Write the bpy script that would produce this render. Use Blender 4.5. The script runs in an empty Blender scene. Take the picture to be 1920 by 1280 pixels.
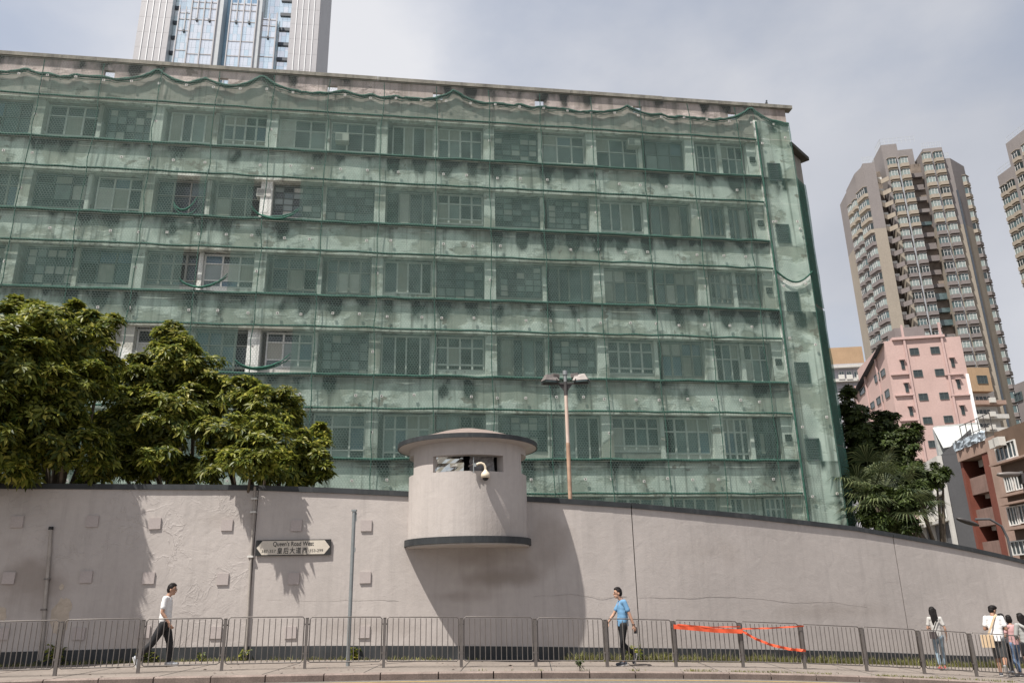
import bpy, bmesh, math, random
import numpy as np
from mathutils import Vector, Matrix
random.seed(7); RNG = np.random.default_rng(7)
SC = bpy.context.scene; COL = SC.collection
R = math.radians

# ------------------------------------------------------------------ camera, sky, sun, exposure
CZ = 1.6                                   # eye height over the road, metres
F = 1465.0                                 # focal length in photo pixels (1920 wide)
UP = Vector((-92, -4528, 1465)).normalized()
FW = (Vector((0, 0, 1)) - UP * UP.z).normalized()
RT = FW.cross(UP)
if RT.x < 0: RT = -RT
cam = bpy.data.cameras.new('camera'); cam_o = bpy.data.objects.new('camera', cam); COL.objects.link(cam_o)
cam.sensor_width = 36; cam.lens = 36 * F / 1920; cam.clip_start = .1; cam.clip_end = 3000
cx = Vector((RT.x, FW.x, UP.x)); cy = -Vector((RT.y, FW.y, UP.y)); cz = -Vector((RT.z, FW.z, UP.z))
M = Matrix((cx, cy, cz)).transposed().to_4x4(); M.translation = (0, 0, CZ)
cam_o.matrix_world = M; SC.camera = cam_o

LIGHT = Vector((.707, .707, -1.75)).normalized()      # direction the sunlight travels
SUN_E, SUN_A = math.asin(-LIGHT.z), math.atan2(-LIGHT.x, -LIGHT.y)
w = bpy.data.worlds.new('World'); SC.world = w; w.use_nodes = True
nt = w.node_tree; nt.nodes.clear(); N = nt.nodes.new; L = nt.links.new
def sky_nodes():
    out = N('ShaderNodeOutputWorld'); bg = N('ShaderNodeBackground'); L(bg.outputs[0], out.inputs[0])
    sky = N('ShaderNodeTexSky'); sky.sky_type = 'NISHITA'; sky.sun_disc = False
    sky.sun_elevation = SUN_E; sky.sun_rotation = SUN_A; sky.air_density = 1.2; sky.dust_density = 2.5
    tc = N('ShaderNodeTexCoord')
    mp = N('ShaderNodeMapping'); mp.inputs['Location'].default_value = SKY_OFF; mp.inputs['Scale'].default_value = (1, 1, 1.7)
    L(tc.outputs['Generated'], mp.inputs[0])
    n1 = N('ShaderNodeTexNoise'); n1.inputs['Scale'].default_value = 1.7; n1.inputs['Detail'].default_value = 7; n1.inputs['Roughness'].default_value = .52
    n2 = N('ShaderNodeTexNoise'); n2.inputs['Scale'].default_value = 1.15; n2.inputs['Detail'].default_value = 4; n2.inputs['Roughness'].default_value = .45
    L(mp.outputs[0], n1.inputs['Vector'])
    mp2 = N('ShaderNodeMapping'); mp2.inputs['Location'].default_value = SKY_OFF2; L(tc.outputs['Generated'], mp2.inputs[0]); L(mp2.outputs[0], n2.inputs['Vector'])
    r1 = N('ShaderNodeValToRGB'); r1.color_ramp.elements[0].position = .36; r1.color_ramp.elements[1].position = .56; L(n1.outputs[0], r1.inputs[0])
    r2 = N('ShaderNodeValToRGB'); mm = N('ShaderNodeMix'); mm.inputs[0].default_value = .3; L(n2.outputs[0], mm.inputs[2]); L(n1.outputs[0], mm.inputs[3]); L(mm.outputs[0], r2.inputs[0])
    e = r2.color_ramp.elements; e[0].position = .38; e[0].color = CLOUD_DK; e[1].position = .6; e[1].color = CLOUD_LT
    mx = N('ShaderNodeMix'); mx.data_type = 'RGBA'
    L(r1.outputs[0], mx.inputs['Factor']); L(sky.outputs[0], mx.inputs['A']); L(r2.outputs[0], mx.inputs['B'])
    # keep at least a thin veil of cloud everywhere
    mt = N('ShaderNodeMath'); mt.operation = 'MULTIPLY_ADD'; mt.inputs[1].default_value = .42; mt.inputs[2].default_value = .58
    L(r1.outputs[0], mt.inputs[0]); L(mt.outputs[0], mx.inputs['Factor'])
    L(mx.outputs['Result'], bg.inputs[0]); bg.inputs[1].default_value = .1
SKY_OFF = (2.1, 9.0, 4.2); SKY_OFF2 = (.3, 1.9, .7)
CLOUD_DK = (3.0, 3.17, 3.6, 1); CLOUD_LT = (5.1, 5.15, 5.4, 1)
sky_nodes()
sun = bpy.data.lights.new('sun', 'SUN'); sun.energy = 5.0; sun.angle = R(.55); sun.color = (1, .955, .88)
sun_o = bpy.data.objects.new('sun', sun); COL.objects.link(sun_o); sun_o.rotation_euler = LIGHT.to_track_quat('-Z', 'Y').to_euler()
sun_o.location = (-20, -20, 60)
vs = SC.view_settings; vs.view_transform = 'Standard'; vs.look = 'None'; vs.exposure = .65; vs.gamma = 1; vs.use_curve_mapping = False
SC.cycles.max_bounces = 6; SC.cycles.diffuse_bounces = 3; SC.cycles.glossy_bounces = 3; SC.cycles.transparent_max_bounces = 12; SC.cycles.transmission_bounces = 4
SC.cycles.use_denoising = True

# ------------------------------------------------------------------ measuring the photograph
def ray(px, py):
    d = Vector(((px - 960) / F, (py - 640) / F, 1)); return Vector((d.dot(RT), d.dot(FW), d.dot(UP)))
def at_y(px, py, y):
    d = ray(px, py); return Vector((0, 0, CZ)) + d * (y / d.y)
def at_z(px, py, z):
    d = ray(px, py); return Vector((0, 0, CZ)) + d * ((z - CZ) / d.z)
def proj(p):
    q = Vector(p) - Vector((0, 0, CZ)); c = RT * q.x + FW * q.y + UP * q.z
    return 960 + F * c.x / c.z, 640 + F * c.y / c.z
class Face:
    """a vertical wall plane: along-axis t, outward (camera side) normal n, origin on the ground"""
    def __init__(s, a, b, gz=0):
        s.o = Vector((a[0], a[1], gz)); t = Vector((b[0] - a[0], b[1] - a[1], 0)); s.w = t.length; s.t = t.normalized()
        s.n = Vector((s.t.y, -s.t.x, 0)); s.yaw = math.atan2(s.t.y, s.t.x)
    def uz(s, px, py, off=0):
        d = ray(px, py); o = Vector((0, 0, CZ)); p0 = s.o + s.n * off
        k = (p0 - o).dot(s.n) / d.dot(s.n); p = o + d * k - s.o
        return p.dot(s.t), p.z
    def rect(s, x0, y0, x1, y1):
        ym = (y0 + y1) / 2; xm = (x0 + x1) / 2
        return s.uz(x0, ym)[0], s.uz(x1, ym)[0], s.uz(xm, y1)[1], s.uz(xm, y0)[1]
def same_height(pa, ya, pb):
    """two points at one height: a at distance ya, b where its ray reaches the same height"""
    A = at_y(*pa, ya); return A, at_z(*pb, A.z)
def lerp_tab(tab, x):
    for (x0, v0), (x1, v1) in zip(tab, tab[1:]):
        if x <= x1: return v0 + (v1 - v0) * (x - x0) / (x1 - x0)
    (x0, v0), (x1, v1) = tab[-2:]; return v0 + (v1 - v0) * (x - x0) / (x1 - x0)

# ------------------------------------------------------------------ object helpers
def tag(o, label=None, cat=None, group=None, kind=None):
    if label: o['label'] = label
    if cat: o['category'] = cat
    if group: o['group'] = group
    if kind: o['kind'] = kind
    return o
def root(name, loc, label, cat, group=None, rz=0):
    o = bpy.data.objects.new(name, None); COL.objects.link(o); o.location = loc; o.rotation_euler = (0, 0, rz); o.empty_display_size = .2
    return tag(o, label, cat, group)
def link(name, mesh, parent=None, loc=(0, 0, 0), rz=0):
    o = bpy.data.objects.new(name, mesh); COL.objects.link(o); o.location = loc; o.rotation_euler = (0, 0, rz)
    if parent: o.parent = parent
    return o
def copy_tree(o, parent=None):
    c = o.copy(); COL.objects.link(c)
    if parent: c.parent = parent
    for ch in list(o.children): copy_tree(ch, c)
    return c
class MB:
    """collects shapes, then links them as one mesh object"""
    def __init__(s): s.v = []; s.f = []; s.m = []; s.sm = []
    def add(s, vs, fs, mi=0, smooth=False):
        b = len(s.v); s.v += [tuple(v) for v in vs]
        for f in fs: s.f.append([b + i for i in f]); s.m.append(mi); s.sm.append(smooth)
        return s
    def box(s, x0, x1, y0, y1, z0, z1, mi=0):
        vs = [(x, y, z) for z in (z0, z1) for y in (y0, y1) for x in (x0, x1)]
        return s.add(vs, [(0, 2, 3, 1), (4, 5, 7, 6), (0, 1, 5, 4), (2, 6, 7, 3), (0, 4, 6, 2), (1, 3, 7, 5)], mi)
    def prism(s, poly, z0, z1, mi=0, smooth=False):
        n = len(poly); vs = [(x, y, z0) for x, y in poly] + [(x, y, z1) for x, y in poly]
        s.add(vs, [tuple(range(n))[::-1], tuple(range(n, 2 * n))], mi)
        return s.add(vs, [(i, (i + 1) % n, n + (i + 1) % n, n + i) for i in range(n)], mi, smooth)
    def bar(s, a, b, wx, wy, mi=0, up=(0, 0, 1)):
        a = Vector(a); b = Vector(b); d = (b - a).normalized(); u = Vector(up)
        if abs(d.dot(u)) > .98: u = Vector((0, 1, 0))
        x = d.cross(u).normalized(); y = x.cross(d)
        vs = [p + x * (sx * wx / 2) + y * (sy * wy / 2) for p in (a, b) for sx, sy in ((-1, -1), (1, -1), (1, 1), (-1, 1))]
        return s.add(vs, [(3, 2, 1, 0), (4, 5, 6, 7), (0, 1, 5, 4), (1, 2, 6, 5), (2, 3, 7, 6), (3, 0, 4, 7)], mi)
    def tube(s, pts, r, n=8, mi=0, caps=True):
        pts = [Vector(p) for p in pts]; rs = r if isinstance(r, (list, tuple)) else [r] * len(pts); vs = []; ref = None
        for i, p in enumerate(pts):
            d = (pts[min(i + 1, len(pts) - 1)] - pts[max(i - 1, 0)]).normalized()
            if ref is None: ref = Vector((0, 0, 1)) if abs(d.z) < .9 else Vector((1, 0, 0))
            x = d.cross(ref).normalized(); y = x.cross(d).normalized(); ref = y
            for k in range(n):
                a = 2 * math.pi * k / n; vs.append(p + (x * math.cos(a) + y * math.sin(a)) * rs[i])
        fs = [(i * n + k, i * n + (k + 1) % n, (i + 1) * n + (k + 1) % n, (i + 1) * n + k) for i in range(len(pts) - 1) for k in range(n)]
        s.add(vs, fs, mi, True)
        if caps: s.add(vs[:n], [tuple(range(n))[::-1]], mi); s.add(vs[-n:], [tuple(range(n))], mi)
        return s
    def lathe(s, prof, c=(0, 0, 0), n=32, mi=0, smooth=True, a0=0, a1=2 * math.pi):
        full = abs(a1 - a0 - 2 * math.pi) < 1e-6; k = n if full else n + 1
        vs = [(c[0] + r * math.cos(a0 + (a1 - a0) * i / n), c[1] + r * math.sin(a0 + (a1 - a0) * i / n), c[2] + z) for r, z in prof for i in range(k)]
        fs = [(j * k + i, j * k + (i + 1) % k, (j + 1) * k + (i + 1) % k, (j + 1) * k + i) for j in range(len(prof) - 1) for i in range(n)]
        return s.add(vs, fs, mi, smooth)
    def ball(s, c, r, n=10, mi=0):
        rx, ry, rz = r if isinstance(r, (tuple, list)) else (r, r, r); m = n // 2 + 1
        vs = [(c[0] + rx * math.sin(math.pi * j / m) * math.cos(2 * math.pi * i / n), c[1] + ry * math.sin(math.pi * j / m) * math.sin(2 * math.pi * i / n), c[2] + rz * math.cos(math.pi * j / m)) for j in range(1, m) for i in range(n)]
        vs += [(c[0], c[1], c[2] + rz), (c[0], c[1], c[2] - rz)]; t, b = len(vs) - 2, len(vs) - 1
        fs = [(j * n + i, (j + 1) * n + i, (j + 1) * n + (i + 1) % n, j * n + (i + 1) % n) for j in range(m - 2) for i in range(n)]
        fs += [(t, i, (i + 1) % n) for i in range(n)] + [(b, (m - 2) * n + (i + 1) % n, (m - 2) * n + i) for i in range(n)]
        return s.add(vs, fs, mi, True)
    def mesh(s, name, mats):
        me = bpy.data.meshes.new(name); me.from_pydata(s.v, [], s.f)
        for m in (mats if isinstance(mats, (list, tuple)) else [mats]): me.materials.append(m)
        me.polygons.foreach_set('material_index', s.m); me.polygons.foreach_set('use_smooth', s.sm); me.update(); return me
    def build(s, name, mats, parent=None, loc=(0, 0, 0), rz=0): return link(name, s.mesh(name, mats), parent, loc, rz)
def np_mesh(name, verts, faces, mat, smooth=False):
    """quick mesh from numpy arrays; all faces have the same number of corners"""
    me = bpy.data.meshes.new(name); k = faces.shape[1]; me.vertices.add(len(verts)); me.loops.add(faces.size); me.polygons.add(len(faces))
    me.vertices.foreach_set('co', np.asarray(verts, np.float32).ravel()); me.loops.foreach_set('vertex_index', faces.astype(np.int32).ravel())
    me.polygons.foreach_set('loop_start', np.arange(0, faces.size, k, dtype=np.int32)); me.polygons.foreach_set('loop_total', np.full(len(faces), k, np.int32))
    me.polygons.foreach_set('use_smooth', np.full(len(faces), smooth)); me.update(calc_edges=True); me.validate(); me.materials.append(mat); return me

# ------------------------------------------------------------------ materials
MAT = {}
def mat(name, col, rough=.75, var=.15, scale=2.5, bump=0, bscale=30, metal=0, spec=.35, streak=0, streak_col=None, fine=.06, detail=6, stretch=(1, 1, 1)):
    m = bpy.data.materials.new(name); m.use_nodes = True; t = m.node_tree; b = t.nodes['Principled BSDF']; N = t.nodes.new; L = t.links.new
    b.inputs['Roughness'].default_value = rough; b.inputs['Metallic'].default_value = metal; b.inputs['Specular IOR Level'].default_value = spec
    tc = N('ShaderNodeTexCoord'); mp = N('ShaderNodeMapping'); mp.inputs['Scale'].default_value = stretch; L(tc.outputs['Object'], mp.inputs[0])
    n1 = N('ShaderNodeTexNoise'); n1.inputs['Scale'].default_value = scale; n1.inputs['Detail'].default_value = detail; n1.inputs['Roughness'].default_value = .6; L(mp.outputs[0], n1.inputs['Vector'])
    n2 = N('ShaderNodeTexNoise'); n2.inputs['Scale'].default_value = scale * 14; n2.inputs['Detail'].default_value = 3; L(mp.outputs[0], n2.inputs['Vector'])
    mr = N('ShaderNodeMapRange'); mr.inputs[1].default_value = .3; mr.inputs[2].default_value = .7; mr.inputs[3].default_value = 1 - var; mr.inputs[4].default_value = 1 + var; L(n1.outputs[0], mr.inputs[0])
    mr2 = N('ShaderNodeMapRange'); mr2.inputs[1].default_value = .3; mr2.inputs[2].default_value = .7; mr2.inputs[3].default_value = 1 - fine; mr2.inputs[4].default_value = 1 + fine; L(n2.outputs[0], mr2.inputs[0])
    mu = N('ShaderNodeMath'); mu.operation = 'MULTIPLY'; L(mr.outputs[0], mu.inputs[0]); L(mr2.outputs[0], mu.inputs[1])
    vm = N('ShaderNodeVectorMath'); vm.operation = 'SCALE'; vm.inputs[0].default_value = col[:3]; L(mu.outputs[0], vm.inputs['Scale'])
    last = vm.outputs[0]
    if streak:
        ms = N('ShaderNodeMapping'); ms.inputs['Scale'].default_value = (4.5, 4.5, .32); L(tc.outputs['Object'], ms.inputs[0])
        ns = N('ShaderNodeTexNoise'); ns.inputs['Scale'].default_value = 1.1; ns.inputs['Detail'].default_value = 6; ns.inputs['Roughness'].default_value = .65; L(ms.outputs[0], ns.inputs['Vector'])
        rs = N('ShaderNodeMapRange'); rs.inputs[1].default_value = .5; rs.inputs[2].default_value = .72; rs.inputs[3].default_value = 0; rs.inputs[4].default_value = streak; L(ns.outputs[0], rs.inputs[0])
        mx = N('ShaderNodeMix'); mx.data_type = 'RGBA'; L(rs.outputs[0], mx.inputs['Factor']); L(last, mx.inputs['A'])
        mx.inputs['B'].default_value = (*(streak_col or [c * .35 for c in col[:3]]), 1); last = mx.outputs['Result']
    L(last, b.inputs['Base Color'])
    if bump:
        nb = N('ShaderNodeTexNoise'); nb.inputs['Scale'].default_value = bscale; nb.inputs['Detail'].default_value = 5; L(mp.outputs[0], nb.inputs['Vector'])
        bp = N('ShaderNodeBump'); bp.inputs['Strength'].default_value = min(1, bump * 10); bp.inputs['Distance'].default_value = bump * .2; L(nb.outputs[0], bp.inputs['Height']); L(bp.outputs[0], b.inputs['Normal'])
    MAT[name] = m; return m
def glass(name, col, rough=.06, spec=.6):
    m = mat(name, col, rough, .25, 1.2, spec=spec, fine=.02); return m

def net_material():
    m = bpy.data.materials.new('green_netting'); m.use_nodes = True; t = m.node_tree; t.nodes.clear(); N = t.nodes.new; L = t.links.new
    out = N('ShaderNodeOutputMaterial'); tc = N('ShaderNodeTexCoord')
    n1 = N('ShaderNodeTexNoise'); n1.inputs['Scale'].default_value = .55; n1.inputs['Detail'].default_value = 6; L(tc.outputs['Object'], n1.inputs['Vector'])
    n2 = N('ShaderNodeTexNoise'); n2.inputs['Scale'].default_value = 2.2; n2.inputs['Detail'].default_value = 5; L(tc.outputs['Object'], n2.inputs['Vector'])
    r = N('ShaderNodeValToRGB'); e = r.color_ramp.elements; e[0].position = .3; e[0].color = (.08, .15, .128, 1); e[1].position = .7; e[1].color = (.16, .24, .213, 1); L(n1.outputs[0], r.inputs[0])
    d = N('ShaderNodeBsdfDiffuse'); tr = N('ShaderNodeBsdfTranslucent'); L(r.outputs[0], d.inputs[0]); L(r.outputs[0], tr.inputs[0])
    m1 = N('ShaderNodeMixShader'); m1.inputs[0].default_value = .3; L(d.outputs[0], m1.inputs[1]); L(tr.outputs[0], m1.inputs[2])
    tp = N('ShaderNodeBsdfTransparent'); tp.inputs[0].default_value = (.93, 1, .96, 1)
    mr = N('ShaderNodeMapRange'); mr.inputs[1].default_value = .3; mr.inputs[2].default_value = .7; mr.inputs[3].default_value = .30; mr.inputs[4].default_value = .46; L(n2.outputs[0], mr.inputs[0])
    m2 = N('ShaderNodeMixShader'); L(mr.outputs[0], m2.inputs[0]); L(tp.outputs[0], m2.inputs[1]); L(m1.outputs[0], m2.inputs[2]); L(m2.outputs[0], out.inputs[0])
    MAT['net'] = m
    d_ = m.copy(); d_.name = 'shaded_netting'; MAT['net_shaded'] = d_  # denser copy, its colour darkened for the shade on the wing
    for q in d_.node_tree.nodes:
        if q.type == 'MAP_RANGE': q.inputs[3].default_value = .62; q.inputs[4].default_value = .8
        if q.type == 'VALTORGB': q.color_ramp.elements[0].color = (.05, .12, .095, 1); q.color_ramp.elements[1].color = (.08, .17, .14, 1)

def plaster_material(name, paint, bare, brown, z0, step, stain=1.0, amount=.5):
    """old painted render: flaked patches, soot under each sill"""
    m = bpy.data.materials.new(name); m.use_nodes = True; t = m.node_tree; b = t.nodes['Principled BSDF']; N = t.nodes.new; L = t.links.new
    b.inputs['Roughness'].default_value = .85; b.inputs['Specular IOR Level'].default_value = .2
    tc = N('ShaderNodeTexCoord'); sep = N('ShaderNodeSeparateXYZ'); L(tc.outputs['Object'], sep.inputs[0])
    def noise(scale, loc=(0, 0, 0), sc=(1, 1, 1), detail=6, rough=.6):
        mp = N('ShaderNodeMapping'); mp.inputs['Location'].default_value = loc; mp.inputs['Scale'].default_value = sc; L(tc.outputs['Object'], mp.inputs[0])
        n = N('ShaderNodeTexNoise'); n.inputs['Scale'].default_value = scale; n.inputs['Detail'].default_value = detail; n.inputs['Roughness'].default_value = rough; L(mp.outputs[0], n.inputs['Vector']); return n.outputs[0]
    def ramp(v, a, c):
        r = N('ShaderNodeMapRange'); r.inputs[1].default_value = a; r.inputs[2].default_value = c; L(v, r.inputs[0]); return r.outputs[0]
    def mix(f, a, c):
        x = N('ShaderNodeMix'); x.data_type = 'RGBA'; L(f, x.inputs['Factor'])
        for s, v in (('A', a), ('B', c)):
            if isinstance(v, tuple): x.inputs[s].default_value = (*v, 1)
            else: L(v, x.inputs[s])
        return x.outputs['Result']
    def mul(a, c):
        x = N('ShaderNodeMath'); x.operation = 'MULTIPLY'; L(a, x.inputs[0])
        if isinstance(c, (int, float)): x.inputs[1].default_value = c
        else: L(c, x.inputs[1])
        return x.outputs[0]
    pc = mix(noise(1.4, (3, 1, 2)), tuple(c * .82 for c in paint), tuple(min(1, c * 1.12) for c in paint))
    p1 = ramp(noise(.42, (1, 0, 5), (1, 1, 1.5), 9, .58), .60 - .22 * amount, .67 - .22 * amount)
    bc = mix(noise(3.1, (8, 0, 1)), tuple(c * .7 for c in bare), tuple(c * 1.25 for c in bare))
    c1 = mix(mul(p1, .62), pc, bc)
    p2 = ramp(noise(.9, (6, 2, 9), (1, 1, 1.2), 8, .6), .63, .655); c2 = mix(mul(p2, .75), c1, brown)
    # soot: distance under the sill above, in storeys
    sb = N('ShaderNodeMath'); sb.operation = 'SUBTRACT'; sb.inputs[0].default_value = z0; L(sep.outputs[2], sb.inputs[1])
    md = N('ShaderNodeMath'); md.operation = 'FLOORED_MODULO'; L(sb.outputs[0], md.inputs[0]); md.inputs[1].default_value = step
    fall = ramp(md.outputs[0], 1.15, .0)
    st = ramp(noise(1.0, (2, 5, 3), (1.3, 1.3, .5), 6, .6), .36, .56)
    st2 = ramp(noise(.45, (7, 5, 3), (1, 1, .8), 3, .5), .44, .60)
    per = N('ShaderNodeMath'); per.operation = 'MULTIPLY_ADD'; L(sep.outputs[0], per.inputs[0]); per.inputs[1].default_value = 2 * math.pi / 1.235; per.inputs[2].default_value = 24.1 * 2 * math.pi / 1.235
    co = N('ShaderNodeMath'); co.operation = 'COSINE'; L(per.outputs[0], co.inputs[0]); pm = N('ShaderNodeMapRange'); pm.inputs[1].default_value = -.3; pm.inputs[2].default_value = 1; pm.inputs[3].default_value = .3; pm.inputs[4].default_value = 1; L(co.outputs[0], pm.inputs[0])
    stain_f = mul(mul(mul(mul(st, fall), st2), pm.outputs[0]), 3.0 * stain)
    c3 = mix(stain_f, c2, (.03, .03, .028))
    lk = ramp(noise(1.0, (12, 5, 3), (3.2, 3.2, .09), 6, .6), .52, .68); c4 = mix(mul(lk, .5 * stain), c3, (.1, .09, .075))
    L(c4, b.inputs['Base Color'])
    ad = N('ShaderNodeMath'); ad.operation = 'ADD'; L(p1, ad.inputs[0]); L(mul(noise(14), .25), ad.inputs[1])
    bp = N('ShaderNodeBump'); bp.inputs['Strength'].default_value = .8; bp.inputs['Distance'].default_value = -.03; L(ad.outputs[0], bp.inputs['Height']); L(bp.outputs[0], b.inputs['Normal'])
    MAT[name] = m

def wall_paint(name, col, ridge):
    """thick masonry paint; ridge > 0 adds the curled, blistered ridges of the old length"""
    m = mat(name, col, .62, .085, .5, spec=.3, fine=.03, streak=.32, streak_col=tuple(c * .62 for c in col))
    t = m.node_tree; N = t.nodes.new; L = t.links.new; b = t.nodes['Principled BSDF']
    tc = N('ShaderNodeTexCoord'); n0 = N('ShaderNodeTexNoise'); n0.inputs['Scale'].default_value = 2.2; n0.inputs['Detail'].default_value = 8; n0.inputs['Roughness'].default_value = .55; n0.inputs['Distortion'].default_value = .8; L(tc.outputs['Object'], n0.inputs['Vector'])
    n1 = N('ShaderNodeTexNoise'); n1.inputs['Scale'].default_value = 26; n1.inputs['Detail'].default_value = 6; L(tc.outputs['Object'], n1.inputs['Vector'])
    ab = N('ShaderNodeMath'); ab.operation = 'SUBTRACT'; L(n0.outputs[0], ab.inputs[0]); ab.inputs[1].default_value = .5
    a2 = N('ShaderNodeMath'); a2.operation = 'ABSOLUTE'; L(ab.outputs[0], a2.inputs[0])
    rr = N('ShaderNodeMapRange'); rr.inputs[1].default_value = 0; rr.inputs[2].default_value = .035; rr.inputs[3].default_value = 1; rr.inputs[4].default_value = 0; L(a2.outputs[0], rr.inputs[0])
    n3 = N('ShaderNodeTexNoise'); n3.inputs['Scale'].default_value = .8; n3.inputs['Detail'].default_value = 3; L(tc.outputs['Object'], n3.inputs['Vector'])
    g = N('ShaderNodeMapRange'); g.inputs[1].default_value = .45; g.inputs[2].default_value = .62; L(n3.outputs[0], g.inputs[0])
    mm = N('ShaderNodeMath'); mm.operation = 'MULTIPLY'; L(rr.outputs[0], mm.inputs[0]); L(g.outputs[0], mm.inputs[1])
    m3 = N('ShaderNodeMath'); m3.operation = 'MULTIPLY'; L(mm.outputs[0], m3.inputs[0]); m3.inputs[1].default_value = ridge
    ad = N('ShaderNodeMath'); ad.operation = 'MULTIPLY_ADD'; L(n1.outputs[0], ad.inputs[0]); ad.inputs[1].default_value = .22; L(m3.outputs[0], ad.inputs[2])
    a4 = N('ShaderNodeMath'); a4.operation = 'MULTIPLY_ADD'; L(n0.outputs[0], a4.inputs[0]); a4.inputs[1].default_value = .6 + ridge * 1.5; L(ad.outputs[0], a4.inputs[2])
    bp = N('ShaderNodeBump'); bp.inputs['Strength'].default_value = .75; bp.inputs['Distance'].default_value = .02; L(a4.outputs[0], bp.inputs['Height']); L(bp.outputs[0], b.inputs['Normal'])
    # dirt smudges with ragged outlines, also painting deeper shade below the watchtower
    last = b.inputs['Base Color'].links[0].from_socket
    for cx_, cz_, rx, rz, k in (SMUDGES_AND_SHADE if ridge < .1 else [(-11.5, 2.2, 1.2, .8, .5), (-6.2, 3.6, 1.5, .3, .4)]):
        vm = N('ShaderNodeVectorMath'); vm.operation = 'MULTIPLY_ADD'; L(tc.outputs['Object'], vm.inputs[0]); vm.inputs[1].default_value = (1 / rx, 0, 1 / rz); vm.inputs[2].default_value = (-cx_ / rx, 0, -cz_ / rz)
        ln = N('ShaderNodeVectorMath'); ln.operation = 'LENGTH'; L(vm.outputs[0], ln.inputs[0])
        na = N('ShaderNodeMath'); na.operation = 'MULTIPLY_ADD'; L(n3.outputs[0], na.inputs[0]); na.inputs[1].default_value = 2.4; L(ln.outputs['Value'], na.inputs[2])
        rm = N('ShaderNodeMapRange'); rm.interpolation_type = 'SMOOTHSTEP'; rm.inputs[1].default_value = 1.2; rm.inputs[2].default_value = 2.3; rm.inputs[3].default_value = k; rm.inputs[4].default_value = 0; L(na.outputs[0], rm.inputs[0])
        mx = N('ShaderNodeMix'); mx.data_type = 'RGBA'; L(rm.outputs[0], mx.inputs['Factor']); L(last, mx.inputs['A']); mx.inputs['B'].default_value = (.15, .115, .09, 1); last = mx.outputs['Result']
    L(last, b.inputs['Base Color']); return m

def leaf_material(name, dark, light, trans=.35, gloss=.35, yellow=None):
    m = bpy.data.materials.new(name); m.use_nodes = True; t = m.node_tree; t.nodes.clear(); N = t.nodes.new; L = t.links.new
    out = N('ShaderNodeOutputMaterial'); g = N('ShaderNodeNewGeometry'); r = N('ShaderNodeValToRGB'); e = r.color_ramp.elements
    e[0].color = (*dark, 1); e[1].color = (*light, 1); e[1].position = .85
    if yellow: x = e.new(.97); x.color = (*yellow, 1)
    L(g.outputs['Random Per Island'], r.inputs[0])
    tc = N('ShaderNodeTexCoord'); n = N('ShaderNodeTexNoise'); n.inputs['Scale'].default_value = .9; n.inputs['Detail'].default_value = 2; L(tc.outputs['Object'], n.inputs['Vector'])
    mr = N('ShaderNodeMapRange'); mr.inputs[1].default_value = .35; mr.inputs[2].default_value = .65; mr.inputs[3].default_value = .7; mr.inputs[4].default_value = 1.3; L(n.outputs[0], mr.inputs[0])
    vm = N('ShaderNodeVectorMath'); vm.operation = 'SCALE'; L(r.outputs[0], vm.inputs[0]); L(mr.outputs[0], vm.inputs['Scale'])
    p = N('ShaderNodeBsdfPrincipled'); p.inputs['Roughness'].default_value = gloss; p.inputs['Specular IOR Level'].default_value = .25; L(vm.outputs[0], p.inputs['Base Color'])
    tr = N('ShaderNodeBsdfTranslucent'); L(vm.outputs[0], tr.inputs[0])
    m1 = N('ShaderNodeMixShader'); m1.inputs[0].default_value = trans; L(p.outputs[0], m1.inputs[1]); L(tr.outputs[0], m1.inputs[2]); L(m1.outputs[0], out.inputs[0])
    MAT[name] = m

mat('road', (.13, .117, .107), .9, .12, 1.2, .02, 160, fine=.25)
mat('yellow_paint', (.40, .27, .10), .7, .2, 5, fine=.2)
mat('paving', (.19, .162, .142), .9, .14, .9, .02, 60, fine=.12)
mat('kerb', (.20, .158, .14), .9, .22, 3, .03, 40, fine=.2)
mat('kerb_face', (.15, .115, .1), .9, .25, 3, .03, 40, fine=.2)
mat('soil', (.16, .14, .11), .95, .2, 1, .02, 20)
SMUDGES_AND_SHADE = [(-.6, 2.0, 1.7, .32, .55), (-1.6, 1.6, 1.3, .2, .35), (-1.1, 2.45, 1.6, .3, .3), (-3.4, .9, 1.2, .3, .25), (.9, 2.9, .7, .9, .3), (5.2, 2.6, 1.4, .4, .2), (9.0, 1.0, 2.2, .3, .25)]
WALL = (.395, .358, .338)
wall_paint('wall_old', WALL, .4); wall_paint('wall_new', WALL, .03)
mat('trim', (.026, .029, .032), .6, .25, 2, .01, 40, streak=.35, streak_col=(.09, .09, .09))
mat('soffit', (0.426, 0.394, 0.369), .8, .08, 2)
mat('pad', (.37, .325, .312), .7, .05, 3, .01, 40)
mat('bare_render', (.4, .34, .28), .9, .2, 4, .03, 30)
mat('galv', (0.238, 0.254, 0.258), .5, .12, 4, metal=.5, fine=.1)
mat('rail', (.135, .12, .112), .55, .2, 5, metal=.3, fine=.12)
mat('pipe_grey', (.3, .27, .245), .6, .2, 3, streak=.5, streak_col=(.1, .08, .07))
mat('rust_pole', (.36, .235, .165), .7, .3, 3, streak=.4, streak_col=(.3, .1, .05))
mat('pale_pole', (0.508, 0.41, 0.353), .6, .12, 3, streak=.4, streak_col=(.45, .2, .1))
mat('dark_metal', (.06, .055, .055), .5, .3, 6, metal=.3)
mat('lamp_grey', (.17, .15, .142), .5, .2, 6, metal=.3)
mat('black', (.012, .012, .013), .45, .2, 6)
mat('sign_plate', (0.508, 0.459, 0.394), .45, .04, 3)
mat('sign_ink', (.02, .02, .02), .5, .1, 6)
mat('cream', (0.59, 0.508, 0.394), .4, .05, 6)
mat('foil', (.6, .62, .6), .12, .1, 8, metal=1)
mat('plastic_film', (.16, .15, .148), .2, .35, 9, .1, 16)
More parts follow.
